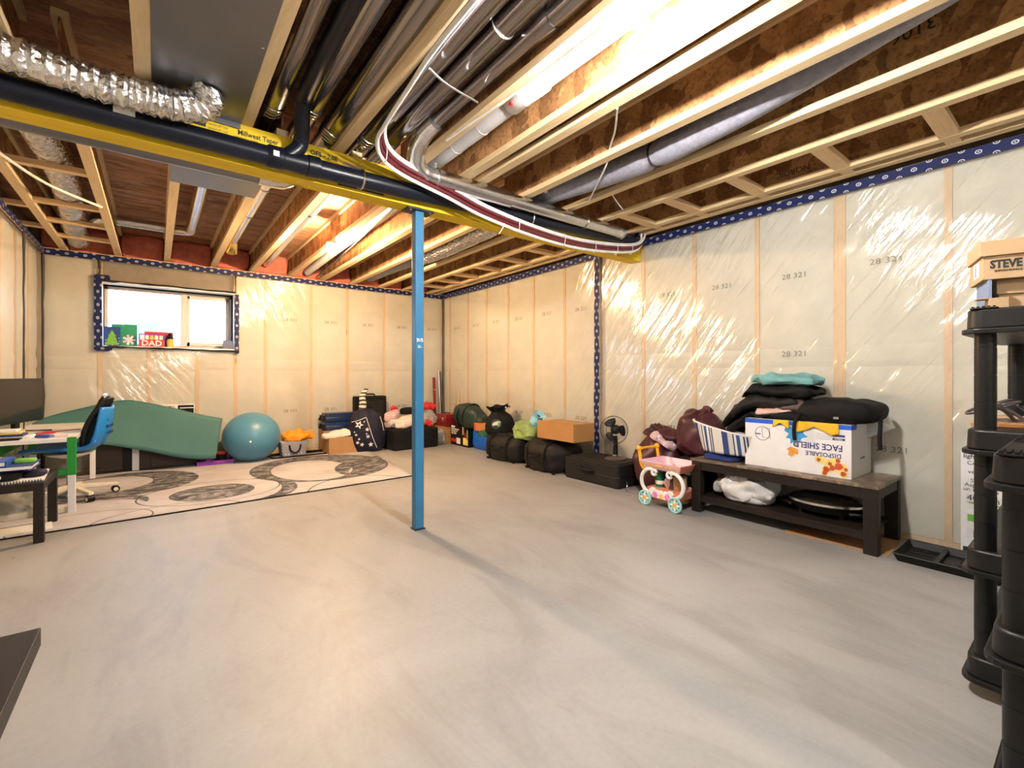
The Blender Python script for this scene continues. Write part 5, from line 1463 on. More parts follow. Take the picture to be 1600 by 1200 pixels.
def sack(r, h_, neck, seed, flare=0.6, n=40):
    g = G()
    prof = [(0.0, 0.0), (0.75, 0.0), (0.97, 0.06), (1.0, 0.22), (0.95, 0.42), (0.80, 0.60), (0.55, 0.72), (neck, 0.79), (neck * 1.05, 0.83), (flare * 0.8, 0.91), (flare, 1.0)]
    pr = smooth_path([(a, 0, b) for a, b in prof], 4)
    def f(u, v):
        i = v * (len(pr) - 1)
        a = int(min(i, len(pr) - 2))
        p = pr[a].lerp(pr[a + 1], i - a)
        th = 2 * pi * u
        fo = 1 + (0.10 * sin(th * 9 + seed) * min(1.0, max(0, (p.z - 0.35) * 2)) + 0.08 * noise.noise(V((cos(th) * 1.5 + seed, sin(th) * 1.5, p.z * 3))))
        return V((p.x * r * fo * cos(th), p.x * r * fo * sin(th), p.z * h_ + (0.03 * h_ * sin(th * 5 + seed) if v > 0.9 else 0)))
    return g.grid(f, n, 36)
t = thing('drawstring_sack', 'black drawstring sack with a round green and white badge', 'bag', (3.72, 5.06, 0.31), R(48))
part('body', place(sack(0.20, 0.37, 0.45, 2.0, 0.75), (0, 0, 0), 0.3, -0.12, 0), 'black', t, smooth=True)
bm2 = Matrix.Translation((-0.197, 0.04, 0.14)) @ Matrix.Rotation(R(-98), 4, 'Y') @ Matrix.Rotation(0.2, 4, 'X')
part('badge', G().prism([(0.07 * cos(a), 0.07 * sin(a)) for a in [2 * pi * i / 24 for i in range(24)]], 0, 0.012, 0.96, bm2), 'shoedark', t)
part('badge_mark', G().prism([(0.035, -0.055), (0.045, -0.02), (0.03, 0.03), (0.005, 0.055), (-0.02, 0.05), (-0.01, 0.0), (-0.03, -0.04)], 0.0121, 0.014, 1.0, bm2), 'paper', t)
part('badge_mark', G().prism([(0.02, -0.05), (0.03, -0.03), (-0.03, -0.005), (-0.04, -0.03)], 0.0142, 0.016, 1.0, bm2), 'green2', t)
for i in range(6):
    part('cord_lock', place(blob((0.03, 0.03, 0.03), 2, 0.0, 5, 1, 10, 8), (0.115 * cos(2.2 + i * 0.55), 0.115 * sin(2.2 + i * 0.55), 0.335 + 0.008 * (i % 2))), 'paper' if i in (3, 4) else 'black', t, smooth=True)
one('green_pouch', place(blob((0.16, 0.22, 0.10), 2.6, 0.02, 9, 47, 24, 14), (3.55, 5.22, 0.26)), dots('green_print', (0.012, 0.08, 0.04), (0.10, 0.42, 0.22), 40, 0.2), 'dark green printed pouch beside the blue bag', 'pouch', (3.55, 5.22, 0.26), smooth=True)
t = thing('plastic_bag', 'translucent lime green bag tied with a pale blue knot', 'bag', (3.74, 4.46, 0.30))
part('filling', place(blob((0.36, 0.44, 0.24), 2.4, 0.05, 6, 51, 36, 22), (0, 0, 0)), 'limefill', t, smooth=True)
part('skin', place(blob((0.40, 0.48, 0.31), 2.3, 0.05, 9, 52, 48, 30, fold=0.05), (0, 0, -0.005)), 'lime', t, smooth=True)
part('knot', place(sack(0.08, 0.14, 0.3, 4.0, 1.0, 30), (-0.02, -0.12, 0.20), 0, 0.6, 0), 'cyan', t, smooth=True)
carton('carton', 'sealed orange-brown carton on a black duffel bag', 3.46, 3.78, 3.42, 4.00, 0.385, 0.575, 'card2', None, True)
soft_case('suitcase', 'dark grey suitcase lying flat under the desk fan', (0.44, 0.74, 0.235), (3.71, 3.225, 0.0), R(0), handle='x-')
# fan
fn = thing('desk_fan', 'black desk fan with three blades standing on a suitcase', 'fan', (3.72, 3.08, 0.236), R(20))
part('base', G().lathe([(0.105, 0), (0.105, 0.012), (0.07, 0.022), (0.03, 0.028), (0.0, 0.028)], 28), 'taupe', fn, smooth=True)
part('stem', G().lathe([(0.030, 0.025), (0.026, 0.06), (0.022, 0.24), (0.0, 0.24)], 18), 'blackp', fn, smooth=True)
part('stem_ring', G().lathe([(0.032, 0.03), (0.034, 0.04), (0.032, 0.052)], 18), 'galv', fn, smooth=True)
hd = Matrix.Translation((-0.02, 0, 0.305)) @ Matrix.Rotation(R(-90), 4, 'Y')
part('motor', G().lathe([(0.0, -0.09), (0.035, -0.085), (0.048, -0.05), (0.048, -0.01), (0.0, 0.0)], 20, mat=hd), 'blackp', fn, smooth=True)
part('hub', G().lathe([(0.032, 0.012), (0.032, 0.04), (0.02, 0.05), (0.0, 0.052)], 18, mat=hd), 'blackp', fn, smooth=True)
for i in range(3):
    a0 = i * 2 * pi / 3 + 0.5
    bl = G().grid(lambda u, v: hd @ V(((0.03 + 0.088 * u) * cos(a0 + (v - 0.5) * (0.5 + 0.75 * sin(pi * u * 0.8))), (0.03 + 0.088 * u) * sin(a0 + (v - 0.5) * (0.5 + 0.75 * sin(pi * u * 0.8))), 0.02 + 0.022 * (v - 0.5) * 2)), 8, 8)
    part('blade', bl, 'blackp', fn, smooth=True, solid=0.003)
gr = G()
for rr_, zz in ((0.142, 0.025), (0.137, 0.055), (0.137, -0.005), (0.10, 0.068), (0.06, 0.073), (0.10, -0.02)):
    gr.tube([hd @ V((rr_ * cos(a), rr_ * sin(a), zz)) for a in [2 * pi * i / 36 for i in range(36)]], 0.0035 if rr_ > 0.14 else 0.0014, 6, closed=True)
for i in range(30):
    a = 2 * pi * i / 30
    gr.tube([hd @ V((q * cos(a), q * sin(a), z)) for q, z in ((0.03, 0.073), (0.08, 0.072), (0.12, 0.063), (0.142, 0.025), (0.12, -0.012), (0.05, -0.03))], 0.0009, 4)
part('grille', gr, 'blacksteel', fn, smooth=True)
# maroon bags
t = thing('laundry_bag', 'slumped maroon bag with floral cloth spilling out by the fan', 'bag', (3.765, 2.605, 0.0))
part('body', blob((0.40, 0.46, 0.62), 2.5, 0.05, 4, 61, 48, 34, pinch=0.30, fold=0.06, flat=0.85), 'maroon', t, smooth=True)
part('spilling_cloth', place(blob((0.20, 0.26, 0.10), 2.2, 0.04, 9, 62, 30, 18, fold=0.04), (-0.07, -0.10, 0.45), 0.2, 0.45, 0.3), 'floral', t, smooth=True)
part('flap', place(blob((0.26, 0.42, 0.20), 2.4, 0.05, 6, 63, 34, 22, fold=0.06), (0.06, -0.04, 0.47), 0, 0.25, 0), 'maroon', t, smooth=True)
carton('storage_box', 'black storage box under the tall maroon bag', 3.62, 3.95, 2.10, 2.28, 0.0, 0.39, 'blackp')
t = thing('laundry_bag', 'tall maroon bag standing upright beside the bench', 'bag', (3.76, 2.16, 0.392))
part('body', blob((0.36, 0.46, 0.44), 2.7, 0.05, 4, 64, 48, 34, pinch=0.28, fold=0.07, flat=0.9), 'maroon', t, smooth=True)
part('peak', place(blob((0.10, 0.14, 0.10), 2.2, 0.04, 10, 66, 24, 16, fold=0.04, pinch=0.5), (-0.02, -0.06, 0.36), 0, -0.3), 'maroon', t, smooth=True)
one('wire_hook', G().tube(smooth_path([(3.50, 2.76, 0.09), (3.475, 2.74, 0.06), (3.47, 2.75, 0.02), (3.49, 2.72, 0.006), (3.52, 2.68, 0.006)], 5), 0.005, 6), 'galv', 'bent wire hook on the floor beside the grey suitcase', 'hook', (3.5, 2.75, 0), smooth=True)

# toy cart, built along local x (length) with its shown side at -y
tc_ = thing('toy_cart', 'pink and white toy tea cart with aqua wheels beside the bench', 'toy', (3.42, 2.24, 0.0), R(-90 - 3))
# local +x points to world -Y (right in the picture); local -y points to world -X (towards the viewer)
def arc(cx, cz, r, a0, a1, y, n=16, sx=1.0):
    return [(cx + sx * r * cos(R(a0 + (a1 - a0) * i / n)), y, cz + r * sin(R(a0 + (a1 - a0) * i / n))) for i in range(n + 1)]
for y in (-0.125, 0.125):
    for s in (-1, 1):
        fr_ = part('side_frame', G().tube(arc(s * 0.10, 0.205, 0.105, 95 if s > 0 else 85, -75 if s > 0 else 255, y, 16), 0.016, 10), 'white', tc_, smooth=True)
        part('scroll', G().tube(arc(s * 0.075, 0.285, 0.022, 0, 330, y, 12), 0.012, 8), 'white', fr_, smooth=True)
        part('scroll', G().tube(arc(s * 0.085, 0.12, 0.030, 20, 300, y, 12), 0.010, 8), 'white', fr_, smooth=True)
        wx = s * 0.148
        wy = y + (-0.030 if y < 0 else 0.030)
        wm = Matrix.Translation((wx, wy, 0.064)) @ Matrix.Rotation(R(90), 4, 'X')
        wh = part('wheel', G().tube([wm @ V((0.055 * cos(a), 0.055 * sin(a), 0)) for a in [2 * pi * i / 28 for i in range(28)]], 0.0095, 10, closed=True), 'aqua', tc_, smooth=True)
        for i in range(8):
            a = i * pi / 4
            part('spoke', G().prism([(0.008, -0.004), (0.030, -0.011), (0.050, -0.004), (0.050, 0.004), (0.030, 0.011), (0.008, 0.004)], -0.004, 0.004, 1.0, wm @ Matrix.Rotation(a, 4, 'Z')), 'aqua' if i % 2 else 'white', wh)
        part('wheel_hub', G().lathe([(0.0, -0.012), (0.014, -0.010), (0.014, 0.010), (0.0, 0.012)], 12, mat=wm), 'yellowtoy', wh, smooth=True)
part('lower_panel', G().box(-0.10, 0.10, -0.132, -0.122, 0.075, 0.125), 'white', tc_, bevel=0.003)
for i in range(5):
    part('lace_edge', G().prism([(0.024 * cos(a), 0.024 * sin(a)) for a in [2 * pi * k / 14 for k in range(14)]], 0, 0.008, 1.0, Matrix.Translation((-0.085 + i * 0.042, -0.122, 0.126)) @ Matrix.Rotation(R(90), 4, 'X')), 'white', tc_)
for x in (-0.06, 0.06):
    part('printed_flower', G().prism([((0.026 + 0.006 * cos(6 * a)) * cos(a), (0.026 + 0.006 * cos(6 * a)) * sin(a)) for a in [2 * pi * k / 36 for k in range(36)]], 0, 0.002, 1.0, Matrix.Translation((x, -0.1322, 0.10)) @ Matrix.Rotation(R(90), 4, 'X')), 'hotpink', tc_)
part('printed_crest', G().prism([(0.018 * cos(a), 0.024 * sin(a)) for a in [2 * pi * k / 16 for k in range(16)]], 0, 0.002, 1.0, Matrix.Translation((0, -0.1322, 0.098)) @ Matrix.Rotation(R(90), 4, 'X')), 'gold', tc_)
part('lower_tray', G().prism(rrect(-0.15, 0.15, -0.12, 0.12, 0.03), 0.085, 0.15, 1.08), 'coral', tc_, smooth=True)
part('axle_board', G().box(-0.13, 0.13, -0.10, 0.10, 0.045, 0.085), 'card', tc_)
# upper tray with sloping sides
def tray_side(a, b, c_, d):
    return G().add([a, b, c_, d], [(0, 1, 2, 3)])
u0, u1, v0, v1, zt0, zt1, q = -0.17, 0.17, -0.125, 0.125, 0.315, 0.375, 0.035
lo_ = [(u0, v0, zt0), (u1, v0, zt0), (u1, v1, zt0), (u0, v1, zt0)]
hi_ = [(u0 - q, v0 - q, zt1), (u1 + q, v0 - q, zt1), (u1 + q, v1 + q, zt1), (u0 - q, v1 + q, zt1)]
for i in range(4):
    part('tray_side', tray_side(lo_[i], lo_[(i + 1) % 4], hi_[(i + 1) % 4], hi_[i]), 'coral' if i == 1 else 'pinktoy', tc_, solid=0.006)
part('tray_floor', G().box(u0, u1, v0, v1, zt0 - 0.004, zt0 + 0.003), 'pinktoy', tc_)
for i in range(18):
    x = -0.165 + i * 0.0195
    part('gold_scroll', G().tube(arc(x, 0.347 + 0.005 * (i % 2), 0.010, 0, 300, -0.1495, 8), 0.0028, 5), 'gold', tc_, smooth=True)
part('gold_crown', G().prism([(-0.03, 0), (0.03, 0), (0.034, 0.022), (0.018, 0.018), (0, 0.034), (-0.018, 0.018), (-0.034, 0.022)], 0, 0.003, 1, Matrix.Translation((0, -0.152, 0.348)) @ Matrix.Rotation(R(60), 4, 'X')), 'gold', tc_)
for y in (-0.12, 0.12):
    part('handle_arm', G().tube(smooth_path([(-0.185, y, 0.30), (-0.215, y, 0.34), (-0.225, y, 0.40), (-0.235, y, 0.455)], 5), 0.014, 10), 'yellowtoy', tc_, smooth=True)
    part('handle_knob', place(blob((0.05, 0.045, 0.05), 2, 0, 5, 1, 16, 12, flat=1.0), (-0.237, y, 0.44)), 'yellowtoy', tc_, smooth=True)
part('handle_bar', G().tube([(-0.237, -0.12, 0.463), (-0.237, 0, 0.463), (-0.237, 0.12, 0.463)], 0.011, 10), 'yellowtoy', tc_, smooth=True)
# toys on the cart
def on_cart(x, y, z):
    a = tc_.rotation_euler[2]
    return (3.42 + x * cos(a) - y * sin(a), 2.24 + x * sin(a) + y * cos(a), z)
p = on_cart(-0.09, -0.03, 0.151)
t = thing('bottle', 'green plastic bottle inside the toy cart', 'bottle', p)
part('body', G().lathe([(0.035, 0), (0.037, 0.08), (0.03, 0.11), (0.015, 0.13), (0.015, 0.15), (0, 0.15)], 18), 'greenglass', t, smooth=True)
part('label', G().lathe([(0.0378, 0.025), (0.0378, 0.055)], 18), 'paper', t, smooth=True)
p = on_cart(0.0, -0.02, 0.151)
one('toy_teapot', place(blob((0.10, 0.12, 0.12), 2.2, 0.02, 12, 71, 24, 18, fold=0.02), p), 'pinkcloth', 'pale pink toy in the middle of the toy cart', 'toy', p, smooth=True)
p = on_cart(0.09, 0.0, 0.151)
one('toy_block', place(G().box(-0.035, 0.035, -0.05, 0.05, 0, 0.11), p, 0.4), 'card', 'brown block at the right end of the toy cart', 'toy', p, bevel=0.004)
p = on_cart(0.03, 0.05, 0.151)
one('toy_pouch', place(blob((0.22, 0.09, 0.13), 2.6, 0.02, 9, 72, 26, 16), p), 'taupe', 'dark pouch at the back of the toy cart', 'toy', p, smooth=True)

# bench
BZ = 0.425
be = thing('bench', 'dark wooden bench with a marbled top and lower shelf', 'bench', (3.69, 1.46, 0))
part('bench_top', G().box(3.435, 3.945, 0.84, 2.075, BZ - 0.020, BZ), 'marble', be, world=True, bevel=0.003)
for x in (3.445, 3.885):
    part('side_apron', G().box(x, x + 0.045, 0.92, 1.99, BZ - 0.085, BZ - 0.0205), 'darkwood', be, world=True)
for y in (0.85, 2.02):
    part('end_apron', G().box(3.50, 3.88, y, y + 0.04, BZ - 0.085, BZ - 0.0205), 'darkwood', be, world=True)
for x in (3.44, 3.88):
    for y in (0.845, 1.99):
        part('leg', G().box(x, x + 0.06, y, y + 0.075, 0, BZ - 0.0205), 'darkwood', be, world=True, bevel=0.002)
part('lower_shelf', G().box(3.45, 3.93, 0.90, 2.0, 0.115, 0.135), 'darkwood', be, world=True)
part('shelf_rail', G().box(3.447, 3.475, 0.92, 1.99, 0.085, 0.1145), 'darkwood', be, world=True)
one('cardboard_sheet', place(G().box(-0.22, 0.20, -0.30, 0.28, 0, 0.005), (3.71, 1.12, 0.0005), 0.06), 'card', 'flattened brown cardboard on the floor under the bench', 'cardboard', (3.71, 1.12, 0))
# face shield carton
fb = thing('face_shield_carton', 'white face shield carton upside down on the bench', 'box', (3.73, 1.345, BZ))
part('body', G().box(-0.195, 0.205, -0.34, 0.335, 0, 0.35), 'boxwhite', fb, bevel=0.002)
part('blue_band', G().box(-0.1962, -0.1952, -0.34, 0.335, 0.318, 0.349), 'blueink', fb)
part('blue_band', G().box(-0.195, -0.10, -0.3412, -0.3402, 0.318, 0.349), 'blueink', fb)
UP = (R(90), R(180), R(-90))
text('carton_lettering', 'FACE SHIELD', 0.058, (-0.1965, -0.145, 0.195), UP, 'navyink', fb, 0.001, 0.88)
text('carton_lettering', 'DISPOSABLE', 0.042, (-0.1965, -0.18, 0.142), UP, 'navyink', fb, 0.0005, 0.92)
text('carton_lettering', '200pcs', 0.016, (-0.1972, -0.27, 0.252), UP, 'paper', fb)
text('carton_lettering', '05-13-2020', 0.018, (0.02, -0.3412, 0.12), (R(90), 0, 0), 'grey_ink', fb)
for z in (0.245, 0.268):
    part('print_box', G().box(-0.1967, -0.1955, -0.305, -0.235, z, z + 0.014), 'navyink', fb)
    part('print_box', G().box(-0.1965, -0.1955, -0.23, -0.14, z, z + 0.0012).box(-0.1965, -0.1955, -0.23, -0.14, z + 0.0125, z + 0.0137), 'navyink', fb)
part('printed_icon', G().tube([(-0.196, 0.21 + 0.05 * cos(a), 0.245 + 0.05 * sin(a)) for a in [2 * pi * i / 28 for i in range(28)]], 0.0018, 5, closed=True).tube([(-0.196, 0.215, 0.285), (-0.196, 0.16, 0.285), (-0.196, 0.155, 0.215), (-0.196, 0.205, 0.215)], 0.0016, 5, closed=True), 'grey_ink', fb)
part('printed_icon', G().box(-0.1967, -0.1955, 0.222, 0.258, 0.236, 0.243), 'navyink', fb)
def sticker(pts, mat, lift=0.0):
    n = len(pts)
    return part('sticker', G().prism(pts, 0, 0.0012, 1.0, Matrix.Translation((-0.1955 - lift, 0, 0)) @ Matrix(((0, 0, -1, 0), (-1, 0, 0, 0), (0, 1, 0, 0), (0, 0, 0, 1)))), mat, fb)
# pts are (u to the right, z up) on the shown face
sticker([(-0.05, 0.31), (0.07, 0.315), (0.06, 0.27), (0.09, 0.25), (0.05, 0.235), (0.04, 0.20), (0.02, 0.23), (0.0, 0.205), (-0.02, 0.19), (-0.02, 0.225), (-0.05, 0.23), (-0.03, 0.26), (-0.06, 0.28)], 'skyink')
sticker([(-0.02, 0.17), (0.0, 0.165), (0.03, 0.155), (0.028, 0.12), (0.01, 0.125), (-0.01, 0.10), (-0.035, 0.11), (-0.03, 0.14), (-0.045, 0.15)], 'orangeink')
sticker([(0.13, 0.12), (0.17, 0.135), (0.20, 0.11), (0.24, 0.125), (0.265, 0.13), (0.28, 0.10), (0.31, 0.095), (0.325, 0.04), (0.315, 0.01), (0.29, 0.005), (0.26, 0.035), (0.22, 0.03), (0.20, 0.005), (0.17, 0.005), (0.175, 0.05), (0.19, 0.075), (0.15, 0.085), (0.135, 0.095)], 'yellowink')
for cx, cz, r_ in ((0.20, 0.045, 0.020), (0.235, 0.06, 0.018), (0.27, 0.075, 0.024), (0.295, 0.03, 0.016), (0.19, 0.02, 0.014), (0.265, 0.112, 0.014), (0.155, 0.105, 0.012), (0.31, 0.06, 0.012), (0.22, 0.085, 0.012)):
    sticker([(cx + r_ * cos(a) * (1 + 0.2 * cos(3 * a)), cz + r_ * sin(a)) for a in [2 * pi * k / 9 for k in range(9)]], 'redink', 0.0013)
# striped tote and navy cloth at the left end of the bench
one('navy_cloth', place(blob((0.34, 0.30, 0.06), 4, 0.015, 7, 81, 30, 14), (3.66, 1.88, BZ + 0.0005)), 'navy2', 'navy cloth under the striped tote on the bench', 'cloth', (3.66, 1.88, BZ), smooth=True)
t = thing('tote_bag', 'cream and navy striped tote bag at the left end of the bench', 'bag', (3.62, 1.84, BZ + 0.055))
def totef(u, v):
    a = pi * (0.03 + 0.94 * u)
    w_ = 0.20 + 0.05 * v
    return V((-(0.11 + 0.03 * v) * sin(a) ** 0.7 - 0.02 * v, w_ * cos(a) + 0.03 * v, 0.20 * v + 0.05 * v * cos(a)))
part('front', G().grid(totef, 28, 12), 'tote', t, smooth=True, solid=0.006)
part('lining', place(blob((0.20, 0.38, 0.20), 2.8, 0.02, 6, 83, 28, 16), (0.02, 0.0, 0.0)), 'whitecloth', t, smooth=True)
part('rim', G().tube([totef(i / 20, 1.0) for i in range(21)], 0.007, 8), 'whitecloth', t, smooth=True)
# clothes on the carton (top z = 0.775)
CZ = BZ + 0.351
def garment(label, c_, size, mat, seed, rz=0.0, ry=0.0, rx=0.0, name='garment', amp=0.03, fold=0.03):
    g = place(blob(size, 4.6, amp * 0.8, 6, seed, 72, 30, fold=fold * 1.3, flat=0.7, ez=2.3), c_, rz, rx * 0.35, ry)
    for p in g.v:                                   # creases, and sagging past the carton's left edge
        n1 = nz((p.x * 0.6, p.y * 1.6, p.z * 2.5), 11, seed)
        n2 = abs(nz((p.x * 1.5 + p.y, p.y * 0.4, p.z), 16, seed + 2))
        p.z += 0.014 * n1 - 0.016 * n2
        p.y += 0.012 * nz((p.x * 3, p.z * 8, 0), 6, seed + 5)
        if p.y > 1.66:
            p.z -= 0.62 * (p.y - 1.66) + 0.6 * max(0.0, p.y - 1.80)
    return one(name, g, mat, label, 'clothing', c_, 'clothes piled on the white carton', smooth=True)
garment('black jacket lowest in the clothes heap, hanging over the tote', (3.72, 1.80, CZ - 0.02), (0.32, 0.36, 0.12), 'black', 91)
garment('black trousers spread across the top of the white carton', (3.72, 1.50, CZ + 0.004), (0.36, 0.52, 0.08), 'black', 92)
garment('taupe shiny garment folded in the clothes heap', (3.74, 1.42, CZ + 0.05), (0.34, 0.40, 0.13), 'taupe', 93, rx=0.12)
garment('pale pink garment peeking from the clothes heap', (3.60, 1.50, CZ + 0.035), (0.12, 0.26, 0.06), 'pinkcloth', 94, amp=0.015, fold=0.015)
garment('charcoal jacket in the middle of the clothes heap', (3.72, 1.61, CZ + 0.085), (0.36, 0.60, 0.12), 'charcoal', 95)
garment('dark slate jacket high in the clothes heap', (3.74, 1.50, CZ + 0.165), (0.34, 0.54, 0.12), 'black', 96, rx=0.10)
garment('teal garment topping the clothes heap', (3.74, 1.46, CZ + 0.255), (0.28, 0.46, 0.10), 'tealcloth', 97, rx=0.08)
t = thing('backpack', 'black backpack lying on the right end of the white carton', 'backpack', (3.70, 1.12, CZ + 0.004))
part('body', place(blob((0.36, 0.52, 0.17), 2.9, 0.02, 5, 98, 44, 26, fold=0.02, flat=0.85), (0, 0, 0)), 'black', t, smooth=True)
part('strap', G().tube(smooth_path([(-0.15, 0.19, 0.05), (-0.205, 0.20, 0.0), (-0.212, 0.205, -0.07), (-0.212, 0.20, -0.13)], 5), [0.012] * 16, 8), 'black', t, smooth=True)
part('strap', G().tube(smooth_path([(-0.06, -0.24, 0.05), (-0.10, -0.248, -0.01), (-0.11, -0.247, -0.08), (-0.10, -0.247, -0.15)], 5), [0.012] * 16, 8), 'black', t, smooth=True)
part('zip_pull', G().box(-0.185, -0.178, -0.05, -0.02, 0.03, 0.045), 'galv', t)
for y0_, y1_, dp_, lb_ in ((1.475, 1.375, 0.055, 'narrow yellow cloth under the backpack strap on the white carton'), (1.335, 1.075, 0.075, 'crumpled yellow cloth hanging over the upper edge of the white carton')):
    g = G().grid(lambda u, v: V((3.530 - 0.010 * v - 0.006 * sin(u * 17) * v, y0_ + (y1_ - y0_) * u + 0.02 * v * sin(u * 6), CZ + 0.003 - dp_ * (0.35 + 0.65 * abs(sin(u * 4.6 + 0.9))) * v)), 24, 6)
    one('yellow_cloth', g, 'yellowcloth', lb_, 'cloth', (3.53, y0_, CZ), smooth=True, solid=0.004)
one('silver_bag', place(blob((0.12, 0.24, 0.24), 2.6, 0.02, 6, 99, 30, 20, fold=0.02), (3.90, 0.955, CZ - 0.085), 0, -0.5, 0), 'silverbag', 'silvery insulated bag drooping behind the backpack', 'bag', (3.9, 0.95, CZ - 0.08), smooth=True)
# on the lower shelf
t = thing('plastic_bag', 'white plastic carrier bag on the lower shelf of the bench', 'bag', (3.62, 1.70, 0.136))
part('skin', blob((0.36, 0.46, 0.22), 2.5, 0.05, 7, 101, 48, 28, fold=0.06, flat=0.9), 'whitebag', t, smooth=True)
part('filling', place(blob((0.28, 0.36, 0.14), 2.8, 0.03, 6, 102, 30, 18), (0, 0, 0.002)), 'boxwhite', t, smooth=True)
one('small_carton', G().box(3.70, 3.86, 1.94, 1.985, 0.136, 0.30), 'cabinet', 'small brown box at the left end of the lower bench shelf', 'box', (3.78, 1.96, 0.136), bevel=0.002)
sk = thing('electric_skillet', 'black electric skillet with glass lid on the lower bench shelf', 'skillet', (3.68, 1.20, 0.136), R(90))
el_ = Matrix.Scale(1.28, 4, (1, 0, 0))
part('pan', G().lathe([(0.10, 0.025), (0.15, 0.035), (0.172, 0.075), (0.176, 0.085), (0.165, 0.085), (0.145, 0.045), (0, 0.045)], 36, mat=el_), 'blackp', sk, smooth=True)
part('rim', G().lathe([(0.168, 0.083), (0.179, 0.086), (0.177, 0.100), (0.150, 0.121)], 36, mat=el_), 'steel', sk, smooth=True)
part('lid', G().lathe([(0.152, 0.118), (0.148, 0.122), (0.10, 0.142), (0.04, 0.150), (0.0, 0.152)], 36, mat=el_), 'smoked', sk, smooth=True)
part('lid_handle', G().tube(smooth_path([(-0.045, 0, 0.148), (-0.04, 0, 0.172), (0, 0, 0.182), (0.04, 0, 0.172), (0.045, 0, 0.148)], 4), 0.007, 8), 'blackp', sk, smooth=True)
for s in (-1, 1):
    part('side_handle', G().tube(smooth_path([(s * 0.17, -0.10, 0.05), (s * 0.245, -0.07, 0.06), (s * 0.255, 0.0, 0.062), (s * 0.245, 0.07, 0.06), (s * 0.17, 0.10, 0.05)], 4), 0.014, 8), 'blackp', sk, smooth=True)
for x, y in ((-0.12, -0.08), (0.12, -0.08), (-0.12, 0.08), (0.12, 0.08)):
    part('foot', G().cyl((x, y, 0), (x, y, 0.045), 0.014), 'blackp', sk, smooth=True)
# boot tray
bt = thing('boot_tray', 'black ribbed boot tray on the floor beside the bench', 'tray', (3.63, 0.45, 0))
X0, X1, Y0, Y1 = 3.455, 3.82, -0.02, 0.775
part('base', G().box(X0 + 0.02, X1 - 0.02, Y0 + 0.02, Y1 - 0.02, 0.0, 0.010), 'blackp', bt, world=True)
lo_ = [(X0 + 0.02, Y0 + 0.02, 0.0), (X1 - 0.02, Y0 + 0.02, 0.0), (X1 - 0.02, Y1 - 0.02, 0.0), (X0 + 0.02, Y1 - 0.02, 0.0)]
hi_ = [(X0, Y0, 0.045), (X1, Y0, 0.045), (X1, Y1, 0.045), (X0, Y1, 0.045)]
for i in range(4):
    part('wall', G().add([lo_[i], lo_[(i + 1) % 4], hi_[(i + 1) % 4], hi_[i]], [(0, 1, 2, 3)]), 'blackp', bt, world=True, solid=0.006)
part('rim', G().tube([V(p_) for p_ in hi_], 0.006, 6, closed=True), 'blackp', bt, world=True)
part('divider', G().box(X0 + 0.015, X1 - 0.015, 0.585, 0.610, 0.010, 0.036), 'blackp', bt, world=True, bevel=0.004)
for i in range(5):
    for j in range(9):
        part('rib', G().box(X0 + 0.05 + i * 0.055, X0 + 0.085 + i * 0.055, 0.04 + j * 0.058, 0.055 + j * 0.058, 0.010, 0.016), 'blackp', bt, world=True)
for i in range(4):
    part('rib', G().box(X0 + 0.06 + i * 0.07, X0 + 0.07 + i * 0.07, 0.63, 0.74, 0.010, 0.016), 'blackp', bt, world=True)
# vacuum carton
vb = thing('vacuum_carton', 'tall white printed appliance carton leaning on the right wall', 'box', (3.89, 0.25, 0))
part('body', G().box(-0.055, 0.055, -0.36, 0.29, 0.0, 0.64), 'boxwhite', vb, bevel=0.002)
for i, s_ in enumerate(['Cordless', 'Stick', 'versatile', '', 'Sans fil', 'Aspirateur', 'un nouveau']):
    if s_:
        text('carton_lettering', s_, 0.032, (-0.0555, 0.205, 0.575 - i * 0.026), FACE_X, 'black_ink', vb)
text('carton_lettering', 'lightweight', 0.036, (-0.0555, 0.20, 0.615), FACE_X, 'black_ink', vb, 0.0005)
part('printed_panel', G().box(-0.0562, -0.0552, 0.06, 0.265, 0.335, 0.39), 'pvcgrey', vb)
text('carton_lettering', '40 min', 0.05, (-0.0568, 0.195, 0.368), FACE_X, 'black_ink', vb)
for z, m in ((0.335, 'green2'),):
    part('printed_panel', G().box(-0.0566, -0.0560, 0.06, 0.255, z, z + 0.010), m, vb)
part('printed_panel', G().box(-0.0562, -0.0552, 0.06, 0.265, 0.225, 0.275), 'pvcgrey', vb)
part('printed_panel', G().box(-0.0566, -0.0560, 0.20, 0.26, 0.23, 0.27), 'green2', vb)
part('printed_panel', G().box(-0.0566, -0.0560, 0.07, 0.19, 0.235, 0.265), 'black_ink', vb)
part('printed_panel', G().box(-0.0562, -0.0552, 0.06, 0.265, 0.13, 0.19), 'pvcgrey', vb)
for i in range(3):
    part('printed_panel', G().box(-0.0566, -0.0560, 0.12 + i * 0.05, 0.135 + i * 0.05, 0.135, 0.18), 'shoedark', vb)
for i in range(9):
    z = (0.325, 0.315, 0.305, 0.215, 0.207, 0.199, 0.12, 0.112, 0.104)[i]
    part('printed_line', G().box(-0.0562, -0.0552, 0.06, 0.262, z - 0.0015, z + 0.001), 'pvcgrey', vb)
part('printed_panel', G().box(-0.0562, -0.0552, -0.35, 0.28, 0.0, 0.075), 'panel', vb)
for k in range(3):
    part('printed_panel', G().box(-0.0568, -0.0561, 0.16, 0.255, 0.02 + 0.013 * k, 0.029 + 0.013 * k), 'navyink', vb)

